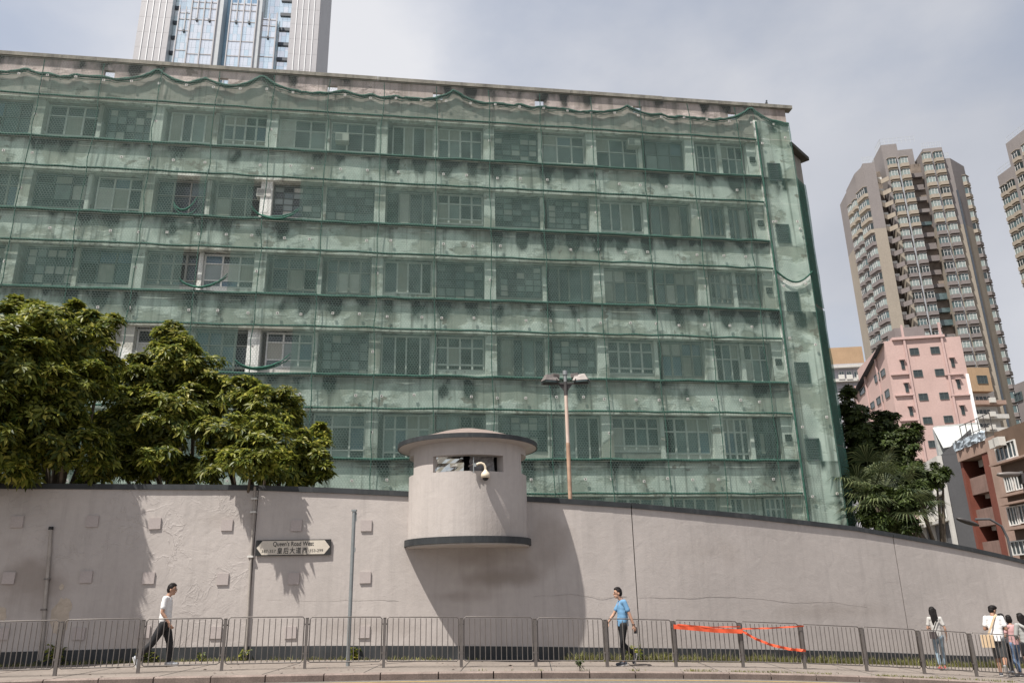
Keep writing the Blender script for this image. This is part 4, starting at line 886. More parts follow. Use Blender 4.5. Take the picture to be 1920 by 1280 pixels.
# second tower, at the right edge
a, c = same_height((1899, 310), 150, (1870, 331.5)); F2 = Face(c, a, 0)
t2 = root('residential_tower', F2.o, 'brown residential tower cut off by the right edge of the frame', 'residential tower', rz=F2.yaw)
w2 = F2.w; zT2 = F2.uz(1885, 320)[1]; zs_keep = zs; zs = F2.uz(1895, 620)[1]
split_block(t2, [(0, 0), (w2, 0), (w2, 12), (0, 12)], zT2); split_block(t2, [(w2 + .01, -.5), (w2 + 13, -.5), (w2 + 13, 14), (w2 + .01, 14)], zT2 + 5.2)
for f in (.27, .73):
    for k in range(24): bay(t2, w2 * f, 0, zT2 - 4 - FLR * k, zs)
for f in (2.3, 5.2, 9):
    for k in range(25): bay(t2, w2 + f, -.5, zT2 + 1 - FLR * k, zs)
roof_rail(t2, [(0, .2, zT2), (w2, .2, zT2)], n=5); roof_rail(t2, [(w2, 0, zT2 + 5.2), (w2 + 12, 0, zT2 + 5.2)], n=6); zs = zs_keep

# ------------------------------------------------------------------ low-rise houses on the right
mat('pink_wall', (.435, .31, .285), .85, .08, .35, .01, 20, streak=.3, streak_col=(.42, .27, .24)); mat('pink_pipe', (.44, .31, .29), .7, .1, 1)
mat('orange_wall', (.33, .225, .14), .85, .1, .5, streak=.25); mat('lilac_wall', (0.319, 0.312, 0.342), .85, .08, .5, streak=.3)
mat('charcoal_wall', (.075, .075, .08), .85, .1, .5); mat('white_wall', (0.471, 0.456, 0.433), .8, .08, 1, streak=.3)
mat('red_wall', (0.152, 0.0471, 0.0319), .85, .15, .6, streak=.3); mat('peach_wall', (.31, .215, .175), .9, .18, .8, .02, 20, streak=.5, streak_col=(.25, .16, .12)); mat('balcony_pink', (.2, .13, .11), .9, .2, 1, streak=.4); mat('brown_wall', (.13, .085, .06), .85, .15, .8, streak=.3)  # balcony_pink darkened to carry the shade of the recess
mat('blue_tarp', (.29, .33, .37), .5, .6, 5); mat('sheet_metal', (0.38, 0.388, 0.38), .5, .15, 3)
def house(nm, label, face, zt, wall_m, depth=10, u0=0, u1=None, cat='building'):
    h = root(nm, face.o, label, cat, rz=face.yaw); MB().box(u0, u1 if u1 else face.w, 0, depth, -4, zt).build('wall', MAT[wall_m], h); return h
def win(h, face, px0, py0, px1, py1, n=2, frame='frame_dark', pane='pane_dark', off=.0, sill=False, y=0, ac=False):
    a, c, z0, z1 = face.rect(px0, py0, px1, py1)
    if c < a: a, c = c, a
    f = MB(); t = min(.065, (c - a) * .08)
    f.box(a, c, y - .09, y + .02, z0, z0 + t).box(a, c, y - .09, y + .02, z1 - t, z1).box(a, a + t, y - .09, y + .02, z0 + t, z1 - t).box(c - t, c, y - .09, y + .02, z0 + t, z1 - t)
    for i in range(1, n): x = a + (c - a) * i / n; f.box(x - t * .4, x + t * .4, y - .07, y + .02, z0 + t, z1 - t)
    o = f.build('window', MAT[frame], h)
    for i in range(n): x0 = a + (c - a) * i / n; x1 = a + (c - a) * (i + 1) / n; MB().box(x0 + t * .5, x1 - t * .5, y - .03, y - .004, z0 + t, z1 - t).build('pane', MAT[pane if i != 1 or pane != 'pane_dark' else 'pane_dark'], o)
    if sill: MB().box(a - .15, c + .15, y - .35, y - .002, z1 + .05, z1 + .17).build('canopy', MAT[sill], h)
    return o
pA, pB = same_height((1800, 630.3), 95, (1657, 639.8)); FP = Face(pB, pA); zp = pA.z
pink = house('pink_building', 'pink rendered block with small dark windows below the brown tower', FP, zp, 'pink_wall', 14)
for px, py in ((1714, 659), (1753, 656.5), (1721, 700), (1761.5, 698), (1731, 744), (1770, 742), (1739, 788), (1778, 785.5), (1749, 832)): win(pink, FP, px - 8.5, py - 6.5, px + 8.5, py + 6.5, 2, 'frame_dark')
for px, py in ((1692.5, 684), (1700, 727), (1708, 771), (1717.5, 816), (1786, 680), (1797, 720), (1805, 769), (1814, 808)): win(pink, FP, px - 3, py - 8, px + 3, py + 8, 1, 'frame_dark', sill='pink_pipe')
for px in (1694.5, 1765.5):
    u = FP.uz(px, 640)[0]; MB().box(u - .12, u + .12, -.22, -.002, -3, zp + 2.0).build('drain_pipe', MAT['pink_pipe'], pink)
MB().box(FP.w - .3, FP.w + .02, -.2, -.002, -3, zp - 5).build('drain_pipe', MAT['fin_white'], pink)
u = FP.uz(1672, 640)[0]; MB().box(u, FP.uz(1770, 632)[0], -.3, 1.0, zp + .01, zp + .35).build('roof_edge', MAT['pink_pipe'], pink)
MB().box(u + 1.5, u + 5.2, 3, 6, zp + .36, zp + 2.6).build('water_tank', MAT['slab_brown'], pink); roof_rail(pink, [(u + 1, 4, zp + .36), (u + 9, 4, zp + .36)], 1.0, 9).data.materials[0] = MAT['dark_metal']
for px, py in ((1689, 703), (1697, 742), (1706, 789), (1790, 703), (1802, 742)):
    u, z = FP.uz(px, py); MB().box(u - 1.2, u + 1.0, -.25, -.01, z, z + .16).build('pipe_run', MAT['pink_pipe'], pink)
zrow = at_plan(1673, 731.5, pB); lc = at_z(1606, 783, zrow); FL = Face(lc, pB); pl2 = Vector((lc.x, lc.y, 0)) - FP.o
o = MB().box(0, FL.w - .02, .02, 8, -4, zp - 3.2).build('side_wall', MAT['pink_wall'], pink); o.location = FP.o * 0 + Vector((pl2.dot(FP.t), -pl2.dot(FP.n), 0)); o.rotation_euler = (0, 0, FL.yaw - FP.yaw)
class Sub:                                   # windows on the left side wall are children too
    pass
ctr = o
for r4 in ((1619, 762, 1632, 778, 2), (1633, 753, 1640, 766, 1), (1644, 742, 1656, 757, 2), (1660, 730, 1668, 746, 1), (1634, 795, 1640, 808, 1), (1654, 783, 1664, 797, 2), (1668, 776, 1677, 790, 2), (1640, 700, 1650, 716, 1), (1652, 692, 1660, 706, 1), (1612, 727, 1622, 740, 1)):
    q = win(pink, FL, *r4[:4], r4[4]); q.location = Vector((pl2.dot(FP.t), -pl2.dot(FP.n), 0)); q.rotation_euler = (0, 0, FL.yaw - FP.yaw)
o = MB().add([(.3, -.6, zp - 3.6), (FL.w, -.6, zp - .3), (FL.w, 4, zp + .4), (.3, 4, zp - 2.8)], [(0, 1, 2, 3), (3, 2, 1, 0)]).build('lean_to_roof', MAT['louvre_dark'], pink); o.location = ctr.location; o.rotation_euler = ctr.rotation_euler
for f in (.12, .42, .75):
    q = MB().box(FL.w * f - .1, FL.w * f + .1, -.2, .0, -3, zp - 2.4 + 1.6 * f).build('drain_pipe', MAT['pink_pipe'], pink); q.location = ctr.location; q.rotation_euler = ctr.rotation_euler
# orange-topped block left of the pink one
qa, qb = same_height((1619, 646), 130, (1560, 649)); FO = Face(qb, qa); zo = qa.z
ob = house('rooftop_block', 'lilac building with an orange rooftop box beside the netted block', FO, FO.uz(1600, 681)[1], 'lilac_wall', 12, -6, FO.w + 3.0)
MB().box(-4, FO.w, 1, 8, FO.uz(1600, 681)[1] + .01, zo).build('rooftop_box', MAT['orange_wall'], ob)
for z in (FO.uz(1600, 690)[1], FO.uz(1600, 716)[1]): MB().box(-6, FO.w + 3, -.8, -.002, z, z + .5).build('balcony_slab', MAT['white_wall'], ob)
for x in (1578, 1592, 1606): win(ob, FO, x - 5, 696, x + 5, 708, 2, 'frame_white', 'pane_mid')
for x in (1576, 1591, 1610): u, z = FO.uz(x, 713); MB().box(u - .5, u + .5, -.9, -.82, z, z + .8).build('air_conditioner_box', MAT['board_white'], ob)
win(ob, FO, 1586, 722, 1600, 742, 2, 'orange_wall')
# balconied walk-up right of the pink block
qa, qb = same_height((1858, 690), 110, (1806, 690)); FQ = Face(qb, qa)
wb = house('walk_up_block', 'old walk-up with an orange bay and shabby balconies right of the pink block', FQ, FQ.uz(1835, 693)[1], 'white_wall', 10, 0, FQ.uz(1860, 720)[0])
a, c, z0, z1 = FQ.rect(1806, 693, 1848, 737); MB().box(a, c, -1.2, -.002, z0, z1).build('orange_bay', MAT['orange_wall'], wb); win(wb, FQ, 1822, 708, 1841, 723, 3, 'frame_dark', y=-1.2)
for y0, y1 in ((737, 762), (762, 788), (788, 812)):
    a, c, z0, z1 = FQ.rect(1815, y0, 1872 + (y0 - 737) * .2, y1)
    MB().box(a, c, -1.5, -.002, z0, z0 + (z1 - z0) * .3).build('balcony', MAT['peach_wall' if y0 == 737 else 'white_wall'], wb); win(wb, FQ, 1828, y0 + 5, 1858, y1 - 8, 4, 'frame_white', 'pane_dark'); MB().box(a + 2, a + 2.8, -1.9, -1.51, z0 + .2, z0 + .9).build('air_conditioner_box', MAT['board_white'], wb)
# charcoal house with a white-framed street side
qa, qb = same_height((1802, 850), 62, (1764, 853)); FC = Face(qb, qa); zc_ = qa.z
ch = house('charcoal_house', 'charcoal gable wall with white framed street side in front of the pink block', FC, zc_, 'charcoal_wall', 9, 0, FC.w + 1)
MB().add([(0, .0, zc_ + .01), (FC.w + 1, 0, zc_ + .01), (FC.w + 1, 0, zc_ + 1.9), (0, 8.8, zc_ + .01), (FC.w + 1, 8.8, zc_ + .01), (FC.w + 1, 8.8, zc_ + 1.9)], [(0, 1, 2), (5, 4, 3), (0, 2, 5, 3), (1, 4, 5, 2)]).build('gable', MAT['charcoal_wall'], ch)
ql = at_z(1716, 880, zc_); FD = Face(ql, qb); o0 = Vector((ql.x, ql.y, 0)) - FC.o; loc = Vector((o0.dot(FC.t), -o0.dot(FC.n), 0)); rz = FD.yaw - FC.yaw
def side(q): q.location = loc; q.rotation_euler = (0, 0, rz); return q
side(MB().box(0, FD.w - .01, .02, 4, -4, zc_ - .02).build('side_wall', MAT['charcoal_wall'], ch)); nb = 3
for i in range(nb + 1): side(MB().box(FD.w * i / nb - .18, FD.w * i / nb + .12, -.3, .018, -4, zc_ - .6).build('frame_post', MAT['white_wall'], ch))
for i in range(5):
    z = zc_ - .9 - 2.1 * i; side(MB().box(-.2, FD.w + .1, -.36, .016, z, z + (.85 if i == 0 else .22)).build('frame_beam', MAT['white_wall'], ch))
    for j in range(nb):
        a, c = FD.w * j / nb + .2, FD.w * (j + 1) / nb - .2
        if i % 2 == 0 and i: side(MB().box(a, c, -.02, .01, z + .3, z + 2).build('pane', MAT['pane_dark'], ch)); side(MB().box((a + c) / 2 - .05, (a + c) / 2 + .05, -.08, .0, z + .25, z + 2).build('window_frame', MAT['frame_white'], ch)); side(MB().box(a + .1, a + .8, -.7, -.1, z + .25, z + .7).build('air_conditioner_box', MAT['board_white'], ch))
MB().add([(.5, 3, zc_ + 1), (3.5, 2, zc_ + 1.2), (3.8, 6, zc_ + 3.2), (.2, 6, zc_ + 3.3)], [(0, 1, 2, 3), (3, 2, 1, 0)]).box(.3, 3.8, 6, 8, zc_ - .5, zc_ + 3.4).build('sheet_roof', MAT['sheet_metal'], ch)
# red house with deep balconies
qa, qb = same_height((1843, 851), 50, (1801, 866)); FR = Face(qb, qa); zr = qa.z
rh = root('red_house', FR.o, 'dark red house with deep shaded balconies and a peach corner pier', 'building', rz=FR.yaw)
wR = FR.w; fhe = zr - FR.uz(1822, 921)[1]
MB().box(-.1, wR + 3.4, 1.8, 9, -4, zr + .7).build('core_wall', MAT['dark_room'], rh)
MB().box(-.1, .25, 0, 1.79, -4, zr).build('party_wall', MAT['red_wall'], rh); MB().box(wR, wR + 1.0, -.1, 1.79, -4 + .0, zr).build('party_wall', MAT['red_wall'], rh)
MB().box(wR + 1.005, wR + 3.4, -.2, 1.79, -4, zr + .8).build('corner_pier', MAT['peach_wall'], rh)
MB().box(.0, wR + 1.0, -.15, 1.79, zr + .005, zr + .75).build('parapet', MAT['peach_wall'], rh)
for i in range(1, 6):
    z = zr - fhe * i; MB().box(.255, wR - .005, .25, 1.78, z - .2, z + .9).build('balcony', MAT['balcony_pink'], rh)
    f = MB()
    for k in range(5): f.box(.35 + (wR - .7) * k / 4 - .03, .35 + (wR - .7) * k / 4 + .03, 1.6, 1.7, z + .9, z + fhe - .25)
    o = f.build('window', MAT['frame_white'], rh); MB().box(.3, wR - .1, 1.71, 1.79, z + .9, z + fhe - .22).build('pane', MAT['pane_dark'], o)
    for uu in (.5, wR * .7): MB().box(uu, uu + .6, .9, 1.5, z + 1.6, z + 2.05).build('air_conditioner_box', MAT['board_white'], rh)
tr = root('tarpaulin', FR.o, 'blue and white tarpaulin tied along the roof parapet of the red house', 'tarpaulin', rz=FR.yaw)
vs = []; NX = 24
for i in range(NX + 1):
    for k in range(5): vs.append(((wR + 1.2) * i / NX - .1, -.22 + rn.normal(0, .05) + .08 * math.sin(i * 1.1), zr + .72 + .15 * k + rn.normal(0, .04)))
MB().add(vs, [(i * 5 + k, (i + 1) * 5 + k, (i + 1) * 5 + k + 1, i * 5 + k + 1) for i in range(NX) for k in range(4)]).build('sheet', MAT['blue_tarp'], tr)
rr_ = MB()
for i in range(6): rr_.tube([((wR + 1) * i / 5, .4, zr + .7), ((wR + 1) * i / 5, .4, zr + 2.5)], .03, 6)
rr_.tube([(0, .4, zr + 2.45), (wR + 1, .4, zr + 2.45)], .025, 6).tube([(0, .4, zr + 1.7), (wR + 1, .4, zr + 1.7)], .02, 6).build('roof_railing', MAT['dark_metal'], rh)
# brown house at the right edge
qa, qb = same_height((1913, 853), 44, (1870, 866)); FW_ = Face(qb, qa); zb_ = FW_.uz(1880, 805)[1]
bh = house('brown_house', 'brown house with white barred windows at the right edge of the frame', FW_, zb_, 'brown_wall', 9, .25, FW_.w + 6)
for r4, n in (((1868, 828, 1908, 862), 5), ((1886, 890, 1901, 922), 3), ((1904, 884, 1922, 918), 3), ((1892, 948, 1910, 985), 3), ((1912, 944, 1934, 980), 3), ((1898, 1012, 1930, 1040), 4)): win(bh, FW_, *r4, n, 'frame_white', 'pane_dark', sill=None)
for (x0, y0, x1, y1) in ((1866, 864, 1914, 868), (1884, 924, 1924, 929), (1886, 940, 1930, 944), (1894, 986, 1934, 992)):
    a, c, z0, z1 = FW_.rect(x0, y0, x1, y1); MB().box(a, c + 3, -.4, -.002, z0, z1).build('ledge', MAT['peach_wall'], bh)
for px, py in ((1876, 833), (1884, 829)): u, z = FW_.uz(px, py); MB().box(u - .3, u + .3, -.5, -.1, z - .2, z + .3).build('air_conditioner_box', MAT['board_white'], bh)
qa, qb = same_height((1925, 712), 60, (1900, 722)); FX = Face(qb, qa)
dh = house('dark_house', 'dark upper storey house above the brown house at the right edge', FX, qa.z, 'slab_brown', 8, 0, 8)
win(dh, FX, 1903, 735, 1918, 752, 2, 'frame_dark'); MB().box(0, 6, -.9, -.002, qa.z - 4, qa.z - 3.7).build('balcony_slab', MAT['brown_wall'], dh)
# street lamps on the road behind the wall
p = at_y(1872, 890, 30); lp = root('street_lamp', (p.x + .95, 30, gz(p.x) - .16), 'tall grey street lamp with a double head in front of the brown house', 'street lamp', 'street lamps behind the wall'); hz = p.z - lp.location.z
MB().tube([(0, 0, 0), (0, 0, hz - 1.2)], [.10, .085], 10).build('pole', MAT['fin_grey'], lp); MB().tube([(0, 0, hz - 1.2), (0, 0, hz - .05)], .11, 10).build('sleeve', MAT['dark_metal'], lp)
MB().tube([(.3, 0, hz - .1), (-.3, 0, hz)], .05, 8).box(-.15, .2, -.12, .12, hz - .35, hz + .02).build('arm', MAT['dark_metal'], lp)
MB().lathe([(0, 0), (.10, .02), (.16, .1), (.14, .2), (0, .24)], (0, 0, 0), 14).build('lamp_head', MAT['lamp_grey'], lp, (-.55, 0, hz - .1)).scale = (3.0, 1.3, .9)
MB().ball((0, 0, 0), (.3, .14, .08), 12).build('lamp_head', MAT['dark_metal'], lp, (.4, 0, hz - .22))
p = at_y(1812, 978, 34); lp = root('street_lamp', (p.x + 1.6, 34, gz(p.x) - .16), 'low dark street lamp head reaching left just above the wall coping', 'street lamp', 'street lamps behind the wall'); hz = p.z - lp.location.z
MB().tube([(0, 0, 0), (0, 0, hz - .7), (-.15, 0, hz - .2), (-.6, 0, hz + .1), (-1.2, 0, hz + .1)], .05, 8).build('arm', MAT['charcoal_wall'], lp)
MB().ball((0, 0, 0), (.5, .2, .1), 14).build('lamp_head', MAT['dark_metal'], lp, (-1.55, 0, hz)).rotation_euler = (0, .35, 0)

# ================================================================== TREES AND PLANTS
def sphere_dirs(n, up=.25):
    d = RNG.normal(0, 1, (n, 3)); d /= np.linalg.norm(d, axis=1, keepdims=True); d[:, 2] += up; return d / np.linalg.norm(d, axis=1, keepdims=True)
def leaf_rosettes(P, A, nleaf, ln, wd, droop=.35, el=(-.15, .55)):
    """whorls of pointed leaflets at points P with outward axes A -> verts, quads"""
    n = len(P); a = A / np.linalg.norm(A, axis=1, keepdims=True); ref = np.where(np.abs(a[:, 2:3]) < .9, [[0, 0, 1.]], [[1., 0, 0]])
    b1 = np.cross(a, ref); b1 /= np.linalg.norm(b1, axis=1, keepdims=True); b2 = np.cross(a, b1); V = []
    for k in range(nleaf):
        ph = 2 * np.pi * k / nleaf + RNG.uniform(-.35, .35, n); e = RNG.uniform(el[0], el[1], n); L_ = ln * RNG.uniform(.65, 1.2, n)
        d = (b1 * np.cos(ph)[:, None] + b2 * np.sin(ph)[:, None]) * np.cos(e)[:, None] + a * np.sin(e)[:, None]
        side = np.cross(d, a); side /= np.linalg.norm(side, axis=1, keepdims=True) + 1e-9
        base = P + d * (L_ * .12)[:, None]; midp = P + d * (L_ * .55)[:, None]; midp[:, 2] -= droop * L_ * .18; tip = P + d * L_[:, None]; tip[:, 2] -= droop * L_ * .75
        w_ = (side + a * .25) * (L_ * wd)[:, None]; w2 = (side - a * .25) * (L_ * wd)[:, None]
        V.append(np.stack([base, midp + w_, tip, midp - w2], 1))
    V = np.concatenate(V); return V.reshape(-1, 3), np.arange(len(V) * 4).reshape(-1, 4)
def tree(name, label, lobes, dens, nleaf, ln, wd, m, trunk_xy, group=None, droop=.35, tr=.16, inner=.25):
    """lobes: (pixel x, pixel y, distance, radius in pixels)"""
    C = []
    for px, py, y, rp in lobes:
        c = at_y(px, py, y); zc_ = Vector((px - 960, py - 640, F)).length / F * 1.0; dpt = (c - Vector((0, 0, CZ))).dot(FW * 0 + Vector((RT.z, FW.z, UP.z))); C.append((c, rp * dpt / F))
    base = Vector((trunk_xy[0], trunk_xy[1], gz(trunk_xy[0]) - .16)); t = root(name, base, label, 'tree', group); P = []; A = []
    for c, r in C:
        ns = max(6, int(9 * r * r * 3.1)); sd = sphere_dirs(ns, .3); sc = np.array(c) + sd * (r * RNG.uniform(.62, .95, ns))[:, None]; sr = r * RNG.uniform(.2, .36, ns)
        per = max(5, int(dens * r * r * 11 / ns)); d = sphere_dirs(ns * per, .75).reshape(ns, per, 3)
        p = sc[:, None, :] + d * sr[:, None, None] * (RNG.uniform(.55, 1.05, (ns, per, 1))) * np.array([1.15, 1.15, .7]); P.append(p.reshape(-1, 3)); A.append((d * .7 + sd[:, None, :] * .35 + np.array([0, 0, .45])).reshape(-1, 3))
        n = int(dens * r * r * 3.5 * inner / .25); d = sphere_dirs(n, 0); P.append(np.array(c) + d * (r * RNG.uniform(.2, .75, n))[:, None]); A.append(d + np.array([0, 0, .3]))
    P = np.concatenate(P) - np.array(base); A = np.concatenate(A); sel = RNG.random(len(P)) < .5
    v, f = leaf_rosettes(P[sel], A[sel], nleaf, ln * 1.12, wd, droop); v2, f2 = leaf_rosettes(P[~sel], A[~sel], nleaf - 2, ln * .78, wd * 1.1, droop * .6); f = np.concatenate([f, f2 + len(v)]); v = np.concatenate([v, v2])
    o = link('crown', np_mesh('crown', v, f, MAT[m], False), t); o['kind'] = 'stuff'
    b = MB(); cm = sum((c for c, r in C), Vector()) / len(C); hub = Vector((0, 0, max(1.2, (min(c.z - r for c, r in C) - base.z) * .7)))
    b.tube([(0, 0, 0), (.04, .02, hub.z * .5), tuple(hub)], [tr * 1.3, tr, tr * .85], 9); b.build('trunk', MAT['bark'], t)
    for c, r in C:
        e = c - base; mid_ = hub * .5 + e * .5 + Vector((random.uniform(-.2, .2), random.uniform(-.2, .2), -.1)); MB().tube([tuple(hub * .97), tuple(mid_), tuple(e)], [tr * .55, tr * .35, tr * .12], 6).build('limb', MAT['bark'], t)
    return t
tree('broadleaf_tree', 'tallest leafy tree at the left edge hanging over the wall', [(95, 625, 18.6, 62), (20, 690, 17.9, 84), (150, 650, 19.2, 50), (185, 618, 20.0, 40), (70, 770, 18.4, 76), (145, 735, 18.8, 60), (-30, 800, 17.9, 95), (30, 850, 18.5, 60), (120, 835, 18.8, 62), (190, 700, 19.6, 44), (52, 888, 19.0, 36), (-60, 700, 17.6, 90), (-120, 800, 17.4, 95), (-40, 875, 18.6, 46), (10, 620, 18.8, 55), (-150, 650, 17.4, 100), (178, 878, 19.4, 38), (100, 700, 21, 80), (40, 590, 20, 34), (125, 600, 20.5, 36)], 56, 8, .215, .17, 'leaf_big', (-12.2, 20.9), 'trees behind the wall', .3, .2)
tree('broadleaf_tree', 'middle leafy tree with a domed top between the tallest and the low tree', [(325, 690, 22.5, 62), (265, 730, 22, 55), (372, 690, 22.8, 42), (240, 800, 20.9, 62), (300, 800, 20.8, 66), (215, 860, 20.3, 50), (360, 770, 22, 50), (290, 865, 20.3, 42), (320, 640, 23, 40), (230, 770, 21.5, 50), (255, 880, 20.9, 40), (330, 885, 21.5, 34), (265, 690, 22.6, 34)], 56, 8, .21, .17, 'leaf_big', (-9.1, 21.8), 'trees behind the wall', .3, .16)
tree('broadleaf_tree', 'low leafy tree stepping down toward the watchtower', [(440, 745, 22.4, 46), (500, 775, 22, 56), (545, 770, 22.6, 34), (420, 830, 21, 62), (500, 845, 20.8, 60), (575, 850, 21.8, 42), (555, 885, 20.9, 30), (590, 875, 21.2, 32), (400, 880, 20.5, 38), (390, 720, 22.6, 36), (470, 878, 19.35, 34), (435, 868, 19.4, 30), (500, 868, 19.5, 26), (598, 815, 22.2, 22), (350, 888, 21.2, 30), (575, 900, 21.4, 24), (530, 880, 20.15, 34)], 56, 8, .205, .17, 'leaf_big', (-7.0, 21.9), 'trees behind the wall', .3, .15)
tree('ficus_tree', 'dark fine-leaved tree with a leaning top right of the netted corner', [(1598, 775, 41, 26), (1612, 815, 41, 36), (1640, 850, 41, 42), (1604, 880, 41.5, 50), (1690, 842, 41, 36), (1715, 815, 42, 22), (1690, 890, 41, 40), (1585, 740, 42, 16), (1640, 920, 42, 55), (1660, 800, 43, 30)], 46, 7, .25, .2, 'leaf_dark', (19.5, 41.5), None, .2, .3, .35)
tree('ficus_tree', 'dark spreading tree reaching right in front of the charcoal house', [(1720, 900, 39, 34), (1755, 893, 39, 24), (1695, 935, 39.5, 40), (1680, 965, 39, 30), (1655, 982, 34.5, 22), (1700, 992, 34.5, 20), (1625, 970, 35.5, 20), (1652, 935, 34.8, 24), (1690, 945, 34.8, 26), (1718, 930, 36, 24), (1768, 885, 39, 12)], 46, 7, .24, .2, 'leaf_dark', (20.6, 39.5), None, .2, .25, .35)
# fan palms
def palm(px, py, y, label, nf, ln, seed):
    r = np.random.default_rng(seed); c = at_y(px, py, y); b0 = Vector((c.x, y, gz(c.x) - .16)); t = root('fan_palm', b0, label, 'palm', 'fan palms beside the netted block')
    top = c.z - b0.z; MB().tube([(0, 0, 0), (.05, 0, top * .5), (0, 0, top)], [.16, .12, .11], 8).build('trunk', MAT['bark'], t)
    for i in range(nf):
        az = 2 * math.pi * i / nf + r.uniform(-.3, .3); el = r.uniform(-.35, 1.1); d = Vector((math.cos(az) * math.cos(el), math.sin(az) * math.cos(el), math.sin(el))); pl = ln * r.uniform(.8, 1.2)
        h0 = Vector((0, 0, top)); h1 = h0 + d * pl; sd = d.cross(Vector((0, 0, 1))).normalized(); up = sd.cross(d); m = MB(); m.tube([h0, h0 + d * pl * .5 + Vector((0, 0, .05)), h1], .018, 5)
        for k in range(22):
            a = R(-105 + 210 * k / 21); bd = d * math.cos(a) + sd * math.sin(a); L_ = ln * .95 * (.75 + .25 * math.cos(a)) * r.uniform(.9, 1.1); wv = bd.cross(up).normalized() * .03
            q1 = h1 + bd * L_ * .6; q2 = h1 + bd * L_ + Vector((0, 0, -.28 * L_)); m.add([h1, q1 + wv + up * .015, q2, q1 - wv + up * .015], [(0, 1, 2, 3)])
        m.build('frond', MAT['leaf_palm'], t)
palm(1640, 912, 36.4, 'fan palm nearest the netted corner', 16, 1.25, 1); palm(1668, 950, 35.5, 'fan palm low behind the wall with pale lower fronds', 15, 1.3, 2); palm(1618, 950, 37, 'fan palm half hidden against the netted corner', 14, 1.2, 4)
palm(1712, 975, 36, 'rightmost fan palm just above the wall coping', 9, .85, 7)

# grass at the foot of the wall and along the kerb
def grass(name, spots, m='grass_blade', blades=26, h=.16):
    V = []
    for x, y, s in spots:
        n = int(blades * s); p = np.stack([x + RNG.normal(0, .09, n), y + RNG.normal(0, .05, n), np.full(n, gz(x) - .01)], 1); az = RNG.uniform(0, 6.28, n); hh = h * s * RNG.uniform(.4, 1.2, n)
        lean = np.stack([np.cos(az), np.sin(az), np.zeros(n)], 1) * (hh * RNG.uniform(.1, .8, n))[:, None]; w_ = np.stack([-np.sin(az), np.cos(az), np.zeros(n)], 1) * .007
        tip = p + lean + np.array([0, 0, 1]) * hh[:, None]; mid_ = p + lean * .35 + np.array([0, 0, 1]) * (hh * .6)[:, None]; V.append(np.stack([p - w_, p + w_, mid_ + w_ * .8, mid_ - w_ * .8], 1)); V.append(np.stack([mid_ - w_ * .8, mid_ + w_ * .8, tip + w_ * .1, tip - w_ * .1], 1))
    V = np.concatenate(V); o = link(name, np_mesh(name, V.reshape(-1, 3), np.arange(len(V) * 4).reshape(-1, 4), MAT[m])); tag(o, kind='stuff'); return o
sp_ = []
x = -13.
while x < 16:
    k = 1.0 if x > 1.2 else (.25 if x < -1.5 else .06)
    if RNG.random() < (.95 if x > 1.2 else .55 if x < -1.5 else .1): sp_.append((x, yW(x) - .1 - abs(RNG.normal(0, .05)), RNG.uniform(.5, 1.25) * (1.2 if x > 1.2 else .62)))
    x += .07
grass('grass', sp_)
sp_ = [(x, yK(x) + .22 + abs(RNG.normal(0, .05)), RNG.uniform(.3, .7)) for x in np.concatenate([RNG.uniform(3.5, 7.2, 40), RNG.uniform(8.2, 11.5, 45), RNG.uniform(-2, 3, 8)])]
grass('kerb_grass', sp_, h=.1)
def weed(px, py, s, nl, label, ln, wall_side=True, m='leaf_big'):
    g = on_ground(px, py); x = g.x; y = yW(x) - .12 if wall_side else yK(x) + .12; b0 = Vector((x, y, gz(x))); t = root('weed', b0, label, 'weed', 'weeds along the pavement')
    P = RNG.normal(0, 1, (nl, 3)) * np.array([.10, .06, .0]) * s + np.stack([np.zeros(nl), np.zeros(nl), RNG.uniform(.03, .42, nl) * s], 1); A = RNG.normal(0, .4, (nl, 3)) + np.array([0, -.2, 1])
    v, f = leaf_rosettes(P, A, 5, ln, .3, .4); o = link('leaves', np_mesh('leaves', v, f, MAT[m]), t); o['kind'] = 'stuff'
    b = MB()
    for q in P[::3]: b.tube([(0, 0, -.02), tuple(q * .5 + np.array([.01, 0, .02])), tuple(q)], .006, 4)
    b.build('stem', MAT['bark'], t)
weed(66, 1252, 1.0, 16, 'bushy green weed at the foot of the wall left of the drain pipe', .13); weed(291, 1238, .8, 12, 'pale leafy weed at the wall behind the man in white', .12); weed(463, 1236, .55, 9, 'small weed at the foot of the grey conduit', .09)
weed(668, 1234, .6, 9, 'broad-leaved weed beside the galvanised signpost', .16); weed(1088, 1258, .5, 9, 'dark weed growing out of the kerb near the man in blue', .08, False, 'leaf_dark'); weed(372, 1240, .5, 8, 'small weed at the wall right of the man in white', .09); weed(1190, 1238, .8, 12, 'bluish leafy weed at the wall behind the man in blue', .12)

# dry leaves lying on the pavement
xs = RNG.uniform(-12, 14, 150); P = np.stack([xs, np.array([yK(x) + .25 + (yW(x) - yK(x) - .4) * RNG.random() ** 1.6 for x in xs]), np.array([gz(x) + .012 for x in xs])], 1)
v, f = leaf_rosettes(P, RNG.normal(0, .25, (150, 3)) + np.array([0, 0, 1]), 1, .11, .22, 0, (-.05, .1)); tag(link('fallen_leaves', np_mesh('fallen_leaves', v, f, MAT['kerb_face'])), kind='stuff')

